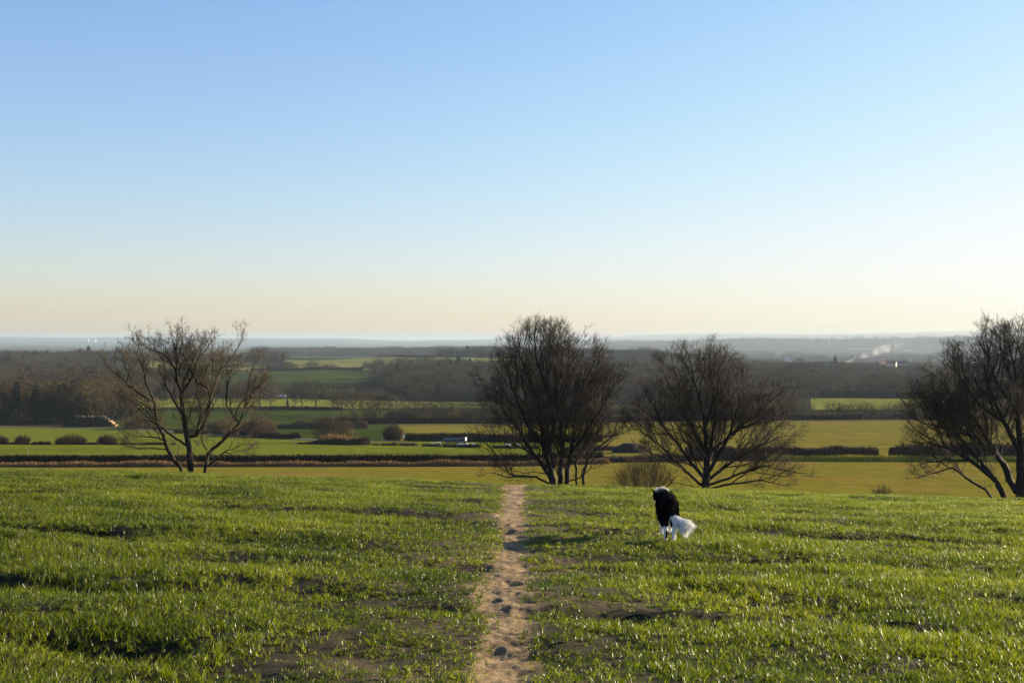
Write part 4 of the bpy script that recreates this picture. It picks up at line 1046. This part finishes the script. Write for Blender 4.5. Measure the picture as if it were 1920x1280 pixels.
def beams():
    root = empty('board_stack', at(818, 228)); 
    m = MB(); m.box((0, 0, .62), (1.9, .4, .16)); m.build('upper_board', M['cream_board'], root)
    m = MB(); m.box((.0, 0, .22), (2.0, .45, .24)); m.build('lower_board', M['cream_board'], root)
    for x in (-.8, .8):
        for z_ in (.44, .05): m = MB(); m.box((x, 0, z_), (.12, .38, .18)); m.build('spacer', M['post'], root)
    root.rotation_euler = (0, -.08, .05); tag(root, 'two cream boards stacked with a gap, lying in the pasture by the clutter', 'boards')
beams()
def sheet(px, d, L, W, label, seed):
    n = 14; X, Y = np.meshgrid(np.linspace(-L / 2, L / 2, n), np.linspace(-W / 2, W / 2, n)); Z = .28 + fbm(X * 1.5, Y * 1.5, seed, 3) * .4 + .3 * np.exp(-(Y * 2) ** 2)
    V = np.stack([X, Y, Z], -1).reshape(-1, 3); f = grid_faces(n, n)
    b = V.copy(); b[:, 2] = -.1; x, y, z = at(px, d)
    edge = []
    idx = [*range(0, n), *range(2 * n - 1, n * n, n), *range(n * n - 2, n * (n - 1) - 1, -1), *range(n * (n - 2), 0, -n)]
    fe = [(idx[k], idx[(k + 1) % len(idx)], idx[(k + 1) % len(idx)] + n * n, idx[k] + n * n) for k in range(len(idx))]
    me = mesh_np('plastic_sheet', np.concatenate([V, b]), np.concatenate([f, np.array(fe)[:, ::-1]]), 4); o = link('plastic_sheet', me, M['sheet']); o.location = (x, y, z); tag(o, label, 'plastic sheet', 'white plastic sheets in the farm clutter')
sheet(868, 226, 1.9, .8, 'white plastic sheet on the ground just below the dark blue trailers', 1)
sheet(888, 225, .7, .5, 'scrap of white sheet right of the larger sheet by the trailers', 2)
sheet(952, 222, 1.1, .8, 'white sheet lying behind the lower left branches of the tall tree', 3)
sheet(973, 226, .6, .6, 'small white bundle behind the left stem of the tall tree', 4)
def sign(px, d, w, hh, label, mat='white_paint'):
    root = empty('sign_post', at(px, d)); m = MB(); m.box((0, 0, .9), (.1, .1, 1.9)); m.build('post', M['post'], root)
    m = MB(); m.box((0, -.08, 1.1), (w, .04, hh)); m.build('board', M[mat], root); tag(root, label, 'sign')
sign(757, 257, .42, .75, 'small blank white board on a post at the end of the gappy hedge')
sign(646, 246, .3, .3, 'tiny white marker on a post by the small thicket')
def post(px, d, hh, label, grp='thin posts in the pasture'):
    m = MB(); m.box((0, 0, hh / 2 - .1), (.09, .09, hh + .2)); m.box((0, 0, hh + .02), (.12, .12, .05)); o = m.build('fence_post', M['post']); o.location = at(px, d); tag(o, label, 'post', grp)
post(52, 190, 1.1, 'thin pale post standing alone in the green pasture at the far left')
post(551, 232, 1.1, 'thin pale post left of the dark rank growth'); post(779, 226, 1.1, 'thin post in the weedy line left of the cream boards')
post(858, 212, 1.4, 'thin tall post below the white plastic sheet'); post(662, 248, 2.4, 'tall bare pole just right of the small thicket'); post(717, 253, 1.5, 'thick dark gatepost left of the reddish round bush')
# ------------------------------------------------------------------ town
def house(px, d, L, W, Ht, wall, roofm, rz, label, group='houses of the hazy town', zo=0):
    root = empty('house', at(px, d)); root.location.z += zo
    m = MB(); m.box((0, 0, Ht / 2 - .5), (L, W, Ht + 1)); rh = W * .38
    m.add([(-L / 2, -W / 2, Ht), (-L / 2, W / 2, Ht), (-L / 2, 0, Ht + rh)], [(0, 2, 1)]); m.add([(L / 2, -W / 2, Ht), (L / 2, W / 2, Ht), (L / 2, 0, Ht + rh)], [(0, 1, 2)])
    m.build('wall', M[wall], root)
    m = MB(); e = .4; t = .18
    for s in (-1, 1):
        a = (s * (W / 2 + e), Ht - rh * e / (W / 2)); b = (0, Ht + rh + .02)
        vs = [(-L / 2 - e, a[0], a[1]), (L / 2 + e, a[0], a[1]), (L / 2 + e, b[0], b[1]), (-L / 2 - e, b[0], b[1])]
        m.add(vs + [(x, y, z + t) for x, y, z in vs], [(0, 1, 2, 3), (4, 7, 6, 5), (0, 4, 5, 1), (1, 5, 6, 2), (3, 2, 6, 7), (0, 3, 7, 4)])
    r = m.build('roof', M[roofm], root)
    m = MB(); m.box((L * .3, 0, Ht + rh + .5), (.8, .8, 1.4)); m.build('chimney', M['brick'], r)
    for k, xx in enumerate((-.3, 0.05, .32)):
        for zz in (1.5, 4.1):
            if zz < Ht - .6:
                m = MB(); m.box((xx * L, -W / 2 - .03, zz), (1.1, .08, 1.2)); m.build('window', M['pane'], root)
    root.rotation_euler.z = rz; tag(root, label, 'house', group); return root
house(1556, 1180, 9, 7, 5.5, 'render', 'slate', .4, 'pale rendered house beside the dark conifer at the town edge')
house(1632, 1150, 16, 8, 3.2, 'render', 'slate', .1, 'long low pale building with a bright roof among the town trees')
TH = [(1500, 1500), (1588, 1450), (1655, 1260), (1672, 1240), (1690, 1300), (1702, 1700), (1720, 1650), (1610, 1800), (1480, 1900), (1540, 1850), (1650, 1950), (1760, 1500), (1790, 1700), (1830, 1600), (1570, 2100), (1630, 2200), (1690, 2150), (1460, 2300), (1520, 2350), (1600, 2450), (1740, 2200), (1440, 1600)]
TH.sort()
rs = np.random.RandomState(12)
for k, (px, d) in enumerate(TH):
    w_, r_ = [('render', 'slate'), ('brick', 'tile'), ('render', 'tile'), ('brick', 'slate')][rs.randint(4)]
    side = 'beyond' if d > 1800 else 'among'
    house(px, d, rs.uniform(9, 16), rs.uniform(7, 9), rs.uniform(5, 6.5), w_, r_, rs.uniform(-.7, .7),
          '%s house, %s roof, %s the town trees, %s house from the left' % ({'render': 'pale', 'brick': 'brick'}[w_], {'slate': 'grey', 'tile': 'red'}[r_], side, (ORD + ['twenty first', 'twenty second'])[k]), zo=1.5)
def shed(px, d, L, W, Ht, label, mat='render', grp=None):
    root = empty('warehouse', at(px, d)); m = MB(); m.box((0, 0, Ht / 2 - 1), (L, W, Ht + 2)); m.build('wall', M['steel' if mat == 'render' else mat], root)
    m = MB(); m.add([(-L / 2 - .5, -W / 2 - .5, Ht), (L / 2 + .5, -W / 2 - .5, Ht), (L / 2 + .5, 0, Ht + 3), (-L / 2 - .5, 0, Ht + 3), (-L / 2 - .5, W / 2 + .5, Ht), (L / 2 + .5, W / 2 + .5, Ht)], [(0, 1, 2, 3), (3, 2, 5, 4), (0, 3, 4), (1, 5, 2), (0, 4, 5, 1)])
    m.build('roof', M['roof_sheet'], root)
    m = MB()
    for k in range(4): m.box((-L * .36 + k * L * .24, -W / 2 - .1, 2.2), (L * .1, .15, 4.4))
    m.build('door', M['steel'], root); tag(root, label, 'warehouse', grp); return root
shed(1610, 3300, 72, 30, 14, 'large pale warehouse on the far side of the town below the hill')
shed(1660, 3280, 44, 26, 11, 'smaller pale warehouse right of the large one below the hill')
shed(1700, 3350, 36, 20, 8, 'low white shed at the right end of the far warehouses')
shed(160, 12000, 80, 50, 24, 'white building block far out on the blue plain at the left', grp='white buildings on the blue plain'); shed(174, 11800, 60, 40, 20, 'smaller white building on the blue plain beside the larger block', grp='white buildings on the blue plain')
shed(615, 8000, 26, 26, 16, 'white speck of a building on the plain above the ridge field')
shed(527, 640, 3.6, 3, .6, 'long white roofed barn in the trees behind the oak bank').scale = (1, 1, .4)
def tower(px, d, w, hh, mat, label):
    root = empty('church', at(px, d)); m = MB(); m.box((0, 0, hh / 2 - 1), (w, w, hh + 2)); 
    for sx in (-1, 1):
        for sy in (-1, 1): m.box((sx * (w / 2 - .4), sy * (w / 2 - .4), hh + .9), (.8, .8, 1.8))
    m.build('tower', M[mat], root); m = MB(); m.box((w / 2 + 8, 0, 3), (16, w * .9, 8)); 
    m.add([(w / 2, -w / 2, 7), (w / 2 + 16, -w / 2, 7), (w / 2 + 16, 0, 11), (w / 2, 0, 11), (w / 2, w / 2, 7), (w / 2 + 16, w / 2, 7)], [(0, 1, 2, 3), (3, 2, 5, 4), (1, 5, 2), (0, 3, 4)]); m.build('nave', M[mat], root)
    m = MB(); m.box((0, -w / 2 - .05, hh * .75), (1.4, .15, 3)); m.build('window', M['pane'], root); tag(root, label, 'church')
tower(1672, 2600, 7, 30, 'slate', 'dark square church tower rising over the hazy town')
def wtower(px, d, label):
    root = empty('water_tower', at(px, d)); m = MB()
    m.cyl((0, 0, -1), (0, 0, 24), 2.6, 2.4, 14); m.build('shaft', M['render'], root, True)
    m = MB(); m.cyl((0, 0, 24), (0, 0, 26), 2.4, 4.5, 16); m.cyl((0, 0, 26), (0, 0, 31), 4.5, 4.5, 16); m.cyl((0, 0, 31), (0, 0, 32), 4.5, .5, 16); m.build('tank', M['render'], root, True)
    tag(root, label, 'water tower')
wtower(1553, 4200, 'slim white tower on the hazy hillside right of the spreading tree')

# ------------------------------------------------------------------ smoke
def smoke():
    m, nt, out = newmat('smoke')
    v = nt.nodes.new('ShaderNodeVolumePrincipled'); v.inputs['Color'].default_value = (.95, .97, 1, 1); v.inputs['Anisotropy'].default_value = .3
    tc = nt.nodes.new('ShaderNodeTexCoord')
    n = nt.nodes.new('ShaderNodeTexNoise'); n.inputs['Scale'].default_value = .085; n.inputs['Detail'].default_value = 3
    nt.links.new(tc.outputs['Object'], n.inputs['Vector'])
    sx = nt.nodes.new('ShaderNodeSeparateXYZ'); nt.links.new(tc.outputs['Object'], sx.inputs[0])
    mr = nt.nodes.new('ShaderNodeMapRange'); mr.inputs[1].default_value = 0; mr.inputs[2].default_value = 80; mr.inputs[3].default_value = .07; mr.inputs[4].default_value = .0015
    nt.links.new(sx.outputs[0], mr.inputs[0])
    r = nt.nodes.new('ShaderNodeMapRange'); r.inputs[1].default_value = .42; r.inputs[2].default_value = .65; nt.links.new(n.outputs[0], r.inputs[0])
    mu = nt.nodes.new('ShaderNodeMath'); mu.operation = 'MULTIPLY'; nt.links.new(mr.outputs[0], mu.inputs[0]); nt.links.new(r.outputs[0], mu.inputs[1])
    nt.links.new(mu.outputs[0], v.inputs['Density']); nt.links.new(v.outputs[0], out.inputs['Volume'])
    ch = [(np.array([[0, 0, 0], [3, 0, 5], [12, 2, 11], [26, 4, 15], [46, 6, 22], [75, 8, 30.]]), np.array([1., 2, 3.2, 4.5, 6, 7.]))]
    V, Fc = tubes(ch, 12)
    # close the ends with fans
    nV = len(V); V = np.concatenate([V, [ch[0][0][0] - [1, 0, 1]], [ch[0][0][-1] + [6, 0, 2]]])
    me = bpy.data.meshes.new('smoke'); fs = [tuple(int(i) for i in f) for f in Fc] + [(nV, (k + 1) % 12, k) for k in range(12)] + [(nV + 1, nV - 12 + k, nV - 12 + (k + 1) % 12) for k in range(12)]
    me.from_pydata([tuple(p) for p in V], [], fs); o = link('smoke', me, m); x, y, z = at(1588, 1160); o.location = (x, y, z + 6); o.scale = (.75, .75, .7)
    tag(o, 'thin white smoke drifting right from the town', 'smoke', kind='stuff')
smoke()
def smoke_bank():
    m, nt, out = newmat('smoke_bank'); v = nt.nodes.new('ShaderNodeVolumePrincipled'); v.inputs['Color'].default_value = (.17, .20, .235, 1); v.inputs['Density'].default_value = .00042; v.inputs['Anisotropy'].default_value = .2
    nt.links.new(v.outputs[0], out.inputs['Volume'])
    import bmesh
    bm = bmesh.new(); bmesh.ops.create_icosphere(bm, subdivisions=4, radius=1); me = bpy.data.meshes.new('smoke_bank')
    for q in bm.verts: q.co = (q.co.x * 760, q.co.y * 1350, q.co.z * 34 + 4 * math.sin(q.co.x * 7) )
    bm.to_mesh(me); o = link('smoke_bank', me, m); o.location = (760, 2250, -14); tag(o, 'pale smoky air lying low over the town under the right hill', 'smoke', kind='stuff')
smoke_bank()

# ------------------------------------------------------------------ bird
def bird():
    loc = P(246, 637, 60, .3) ; root = empty('bird', loc); root.scale = (.5, .5, .5)
    m = MB(); n = 8
    prof = [(-.11, .01), (-.08, .035), (-.02, .06), (.05, .055), (.09, .035), (.13, .035), (.16, .015), (.19, .003)]
    for (x0, r0), (x1, r1) in zip(prof[:-1], prof[1:]): m.cyl((x0 * 1.0, 0, .08 + x0 * .9), (x1, 0, .08 + x1 * .9), r0, r1, n)
    m.build('body', M['crow'], root, True); m = MB(); m.box((-.16, 0, -.06), (.12, .05, .02)); m.build('tail', M['crow'], root)
    tag(root, 'small dark bird perched on the top left twigs of the sparse tree', 'bird')
bird()

# ------------------------------------------------------------------ dog
def dog():
    px, py = 1255, 1019
    x, y = ray(px, py); z = h(x, y) + float(detail(np.array([x]), np.array([y]))[0])
    root = empty('dog', (x, y, z + .03)); root.rotation_euler.z = rad(-4)
    tag(root, 'black dog with a white fluffy tail trotting away across the crop', 'dog')
    # joints: name: (x, y, z, rx, ry)
    J = {'pel': (0, 0, .43, .118, .125), 'loin': (-.005, .14, .455, .125, .12), 'mid': (-.01, .26, .46, .135, .13), 'chest': (-.02, .40, .44, .135, .15), 'wither': (-.035, .49, .475, .105, .11),
         'neck': (-.065, .57, .50, .075, .08), 'nape': (-.09, .64, .49, .068, .07), 'skull': (-.105, .70, .475, .060, .058), 'muz': (-.115, .78, .43, .034, .032), 'nose': (-.12, .84, .41, .020, .018),
         'tailb': (.01, -.09, .41, .04, .04), 'tail1': (.025, -.14, .33, .03, .03), 'tail2': (.075, -.16, .275, .024, .024), 'tail3': (.13, -.16, .24, .018, .018), 'tail4': (.18, -.15, .20, .01, .01)}
    E = [('pel', 'loin'), ('loin', 'mid'), ('mid', 'chest'), ('chest', 'wither'), ('wither', 'neck'), ('neck', 'nape'), ('nape', 'skull'), ('skull', 'muz'), ('muz', 'nose'), ('pel', 'tailb'), ('tailb', 'tail1'), ('tail1', 'tail2'), ('tail2', 'tail3'), ('tail3', 'tail4')]
    for s, n, dyk, lift in ((-1, 'l', .02, 0), (1, 'r', -.06, .0)):
        J['hip' + n] = (s * .06, .0 + dyk * .2, .38, .078, .085); J['kn' + n] = (s * .062, .06 + dyk, .27, .05, .06); J['hock' + n] = (s * .05 + .0, -.06 + dyk, .165, .026, .030)
        J['met' + n] = (s * .045, -.045 + dyk, .07, .021, .022); J['paw' + n] = (s * .045, -.02 + dyk, .022, .026, .022); J['toe' + n] = (s * .045, .025 + dyk, .016, .024, .016)
        E += [('pel', 'hip' + n), ('hip' + n, 'kn' + n), ('kn' + n, 'hock' + n), ('hock' + n, 'met' + n), ('met' + n, 'paw' + n), ('paw' + n, 'toe' + n)]
        f = -dyk * 1.5
        J['sh' + n] = (s * .07 - .015, .43 + f * .2, .36, .06, .075); J['el' + n] = (s * .07 - .015, .39 + f, .25, .036, .042); J['wr' + n] = (s * .055 - .015, .41 + f, .12, .023, .024)
        J['fp' + n] = (s * .05 - .015, .42 + f, .025, .024, .022); J['ft' + n] = (s * .05 - .015, .46 + f, .016, .022, .015)
        E += [('chest', 'sh' + n), ('sh' + n, 'el' + n), ('el' + n, 'wr' + n), ('wr' + n, 'fp' + n), ('fp' + n, 'ft' + n)]
    names = list(J); me = bpy.data.meshes.new('body'); me.from_pydata([J[k][:3] for k in names], [(names.index(a), names.index(b)) for a, b in E], [])
    o = bpy.data.objects.new('body_cage', me); COL.objects.link(o)
    sk = o.modifiers.new('skin', 'SKIN'); sk.use_smooth_shade = True; sk.branch_smoothing = .6
    for i, k in enumerate(names): me.skin_vertices[0].data[i].radius = (J[k][3], J[k][4])
    me.skin_vertices[0].data[names.index('pel')].use_root = True
    ss = o.modifiers.new('sub', 'SUBSURF'); ss.levels = 2; ss.render_levels = 2
    dg = bpy.context.evaluated_depsgraph_get(); nm = bpy.data.meshes.new_from_object(o.evaluated_get(dg))
    bpy.data.objects.remove(o)
    n = len(nm.vertices); co = np.zeros(n * 3, np.float32); nm.vertices.foreach_get('co', co); co = co.reshape(-1, 3)
    black = simple('black_coat', (.006, .005, .005), (.012, .009, .008), 20, .9, .05); white = simple('white_coat', (.80, .78, .73), (.90, .88, .84), 20, .8, .2, k=1); tan = simple('tan_coat', (.07, .035, .02), (.12, .06, .03), 20, .8, .2)
    body = link('body', nm, [black, white, tan], root)
    def mi(c):
        X_, Y_, Z_ = c
        if Y_ < -.10 and Z_ < .345: return 1         # tail
        if Z_ < .19 and Y_ < .15:
            if X_ < -.01 and .03 < Z_ < .13 and X_ > -.05: return 0
            return 1
        if Z_ < .2 and Y_ > .2: return 1
        if .50 < Y_ < .60 and Z_ > .53: return 1    # white collar
        if Y_ > .76 and abs(X_ + .115) < .02: return 1
        return 0
    for p in nm.polygons:
        p.material_index = mi(co[list(p.vertices)].mean(0)); p.use_smooth = True
    # ears
    for s in (-1, 1):
        m = MB(); m.add([(s * .03 - .105, .69, .515), (s * .062 - .105, .68, .495), (s * .066 - .105, .70, .55), (s * .05 - .105, .72, .51)], [(0, 1, 2), (1, 3, 2), (3, 0, 2), (0, 3, 1)]); m.build('ear', black, root)
    # coat strands
    rs = np.random.RandomState(6)
    nm.calc_loop_triangles(); tri = np.array([t.vertices[:] for t in nm.loop_triangles]); A = co[tri]
    ar = np.linalg.norm(np.cross(A[:, 1] - A[:, 0], A[:, 2] - A[:, 0]), axis=1)
    nrm = np.cross(A[:, 1] - A[:, 0], A[:, 2] - A[:, 0]); nrm /= np.maximum(np.linalg.norm(nrm, axis=1), 1e-9)[:, None]
    def strands(name, cnt, mask, length, flow, mat, wd=.0035, out_=.55):
        w = ar * mask; w /= w.sum(); k = rs.choice(len(tri), cnt, p=w); b = rs.dirichlet((1, 1, 1), cnt); p = (A[k] * b[:, :, None]).sum(1)
        N_ = nrm[k]; fl = flow(p); d = fl + N_ * out_ + rs.randn(cnt, 3) * .18; d /= np.linalg.norm(d, axis=1)[:, None]
        L = length * (.5 + .8 * rs.rand(cnt)); d2 = d + fl * .6 - N_ * .2; d2 /= np.linalg.norm(d2, axis=1)[:, None]
        sd = np.cross(d, N_ + rs.randn(cnt, 3) * .3); sd /= np.maximum(np.linalg.norm(sd, axis=1), 1e-9)[:, None]; sd *= wd
        m1 = p + d * L[:, None] * .5; e = m1 + d2 * L[:, None] * .5
        V = np.stack([p - sd, p + sd, m1 + sd * .8, m1 - sd * .8, m1 - sd * .8, m1 + sd * .8, e + sd * .15, e - sd * .15], 1).reshape(-1, 3)
        f = (np.arange(cnt)[:, None, None] * 8 + np.array([[0, 1, 2, 3], [4, 5, 6, 7]])[None]).reshape(-1, 4)
        return link(name, mesh_np(name, V, f, 4), mat, root)
    c = A.mean(1); cls = np.array([mi(q) for q in c])
    trunk = ((cls == 0) & (c[:, 2] > .2)).astype(float)
    strands('coat_fur', 9000, trunk, .04, lambda p: np.stack([p[:, 0] * 0, p[:, 0] * 0 - .8, p[:, 0] * 0 - .45], -1), black)
    bre = ((cls == 0) & (c[:, 2] > .2) & (c[:, 2] < .42) & (c[:, 1] < .08)).astype(float)
    strands('breeches', 2200, bre, .05, lambda p: np.stack([np.sign(p[:, 0]) * .10, p[:, 0] * 0 - .45, p[:, 0] * 0 - .9], -1), black, out_=.3)
    thigh = ((c[:, 0] > .07) & (c[:, 2] > .24) & (c[:, 2] < .40) & (c[:, 1] < .12)).astype(float)
    strands('thigh_fur', 260, thigh, .06, lambda p: np.stack([p[:, 0] * 0 + .2, p[:, 0] * 0 - .2, p[:, 0] * 0 - .9], -1), tan, out_=.5)
    strands('ruff', 700, (cls == 1) * (c[:, 1] > .5) * (c[:, 2] > .38), .05, lambda p: np.stack([p[:, 0] * 0, p[:, 0] * 0 - .7, p[:, 0] * 0 + .1], -1), white)
    strands('leg_fur', 900, ((cls == 1) * (c[:, 2] < .2) * (c[:, 2] > .03)).astype(float), .018, lambda p: np.stack([p[:, 0] * 0, p[:, 0] * 0 - .3, p[:, 0] * 0 - .9], -1), white)
    # plume: long strands fanning from the tail bone
    tb = np.array([J[k][:3] for k in ('tailb', 'tail1', 'tail2', 'tail3', 'tail4')]); cnt = 5200; t = .85 + rs.rand(cnt) ** .8 * 3.13; i = t.astype(int); fr = (t - i)[:, None]
    p = tb[i] * (1 - fr) + tb[i + 1] * fr; ax = tb[i + 1] - tb[i]; ax /= np.linalg.norm(ax, axis=1)[:, None]
    rd = rs.randn(cnt, 3); rd -= ax * (rd * ax).sum(1)[:, None]; rd /= np.linalg.norm(rd, axis=1)[:, None]
    d = ax * .45 + rd * 1.05 + np.array([.35, 0, -.25]); d /= np.linalg.norm(d, axis=1)[:, None]
    L = np.interp(t, [0, 1, 2.4, 4], [.03, .085, .15, .13]) * (.35 + .95 * rs.rand(cnt) ** 1.3); e1 = p + d * L[:, None] * .5; d2 = d + ax * .4 + np.array([.1, 0, -.35]); d2 /= np.linalg.norm(d2, axis=1)[:, None]; e2 = e1 + d2 * L[:, None] * .5
    sd = np.cross(d, rs.randn(cnt, 3)); sd /= np.linalg.norm(sd, axis=1)[:, None]; sd *= .0026
    V = np.stack([p - sd, p + sd, e1 + sd * .8, e1 - sd * .8, e1 - sd * .8, e1 + sd * .8, e2 + sd * .15, e2 - sd * .15], 1).reshape(-1, 3)
    f = (np.arange(cnt)[:, None, None] * 8 + np.array([[0, 1, 2, 3], [4, 5, 6, 7]])[None]).reshape(-1, 4)
    link('tail_plume', mesh_np('tail_plume', V, f, 4), white, root)
dog()

# ------------------------------------------------------------------ haze
def haze(dens):
    m, nt, out = newmat('haze'); v = nt.nodes.new('ShaderNodeVolumePrincipled')
    v.inputs['Color'].default_value = HAZE_C; v.inputs['Density'].default_value = dens; v.inputs['Anisotropy'].default_value = .15
    nt.links.new(v.outputs[0], out.inputs['Volume'])
    mb = MB(); mb.box((0, 10300, -95), (56000, 20900, 340)); o = mb.build('haze', m)
    tag(o, 'thin blue haze over the whole valley', 'haze', kind='stuff'); o.location = (0, 0, 5)
HAZE_C = (.42, .53, .66, 1)
haze(.000080)

# ------------------------------------------------------------------ light, sky, camera
w = bpy.data.worlds.new('World'); SC.world = w; w.use_nodes = True; nt = w.node_tree; bg = nt.nodes['Background']
sky = nt.nodes.new('ShaderNodeTexSky'); sky.sky_type = 'NISHITA'; sky.sun_disc = False
sky.sun_elevation = rad(SUN_EL); sky.sun_rotation = rad(SUN_AZ); sky.altitude = 1500; sky.air_density = 1.5; sky.dust_density = 1.5; sky.ozone_density = 3.2
sp = nt.nodes.new('ShaderNodeSeparateColor'); cb_ = nt.nodes.new('ShaderNodeCombineColor')
nt.links.new(mixc(nt, sky.outputs[0], (.93, .90, 1.15), 1.0, 'MULTIPLY'), sp.inputs[0])
def mth(op, a, b):
    q = nt.nodes.new('ShaderNodeMath'); q.operation = op
    for s_, v_ in zip(q.inputs, (a, b)):
        if hasattr(v_, 'is_output'): nt.links.new(v_, s_)
        else: s_.default_value = v_
    return q.outputs[0]
for q_ in range(3):
    c_ = sp.outputs[q_]
    nt.links.new(mth('DIVIDE', c_, mth('POWER', mth('ADD', mth('POWER', mth('DIVIDE', c_, 4.3), 5.), 1.), .2)), cb_.inputs[q_])
nt.links.new(cb_.outputs[0], bg.inputs[0]); bg.inputs[1].default_value = .0693
sl = bpy.data.lights.new('sun', 'SUN'); sl.energy = 5.0; sl.angle = rad(.5); sl.color = (1, .83, .58)
so = bpy.data.objects.new('sun', sl); COL.objects.link(so)
from mathutils import Vector
dv = Vector((math.sin(rad(SUN_AZ)) * math.cos(rad(SUN_EL)), math.cos(rad(SUN_AZ)) * math.cos(rad(SUN_EL)), math.sin(rad(SUN_EL))))
so.rotation_euler = dv.to_track_quat('Z', 'Y').to_euler()
cam = bpy.data.cameras.new('camera'); co_ = bpy.data.objects.new('camera', cam); COL.objects.link(co_)
cam.sensor_width = 36; cam.lens = 36 * F / 1920; cam.clip_end = 60000; cam.clip_start = .1
co_.location = (0, 0, EYE); co_.rotation_euler = (rad(90), 0, 0); SC.camera = co_
SC.view_settings.view_transform = 'Standard'; SC.view_settings.look = 'None'; SC.view_settings.gamma = 1; SC.view_settings.exposure = 1.8
SC.cycles.max_bounces = 8; SC.cycles.transparent_max_bounces = 8; SC.cycles.volume_bounces = 1
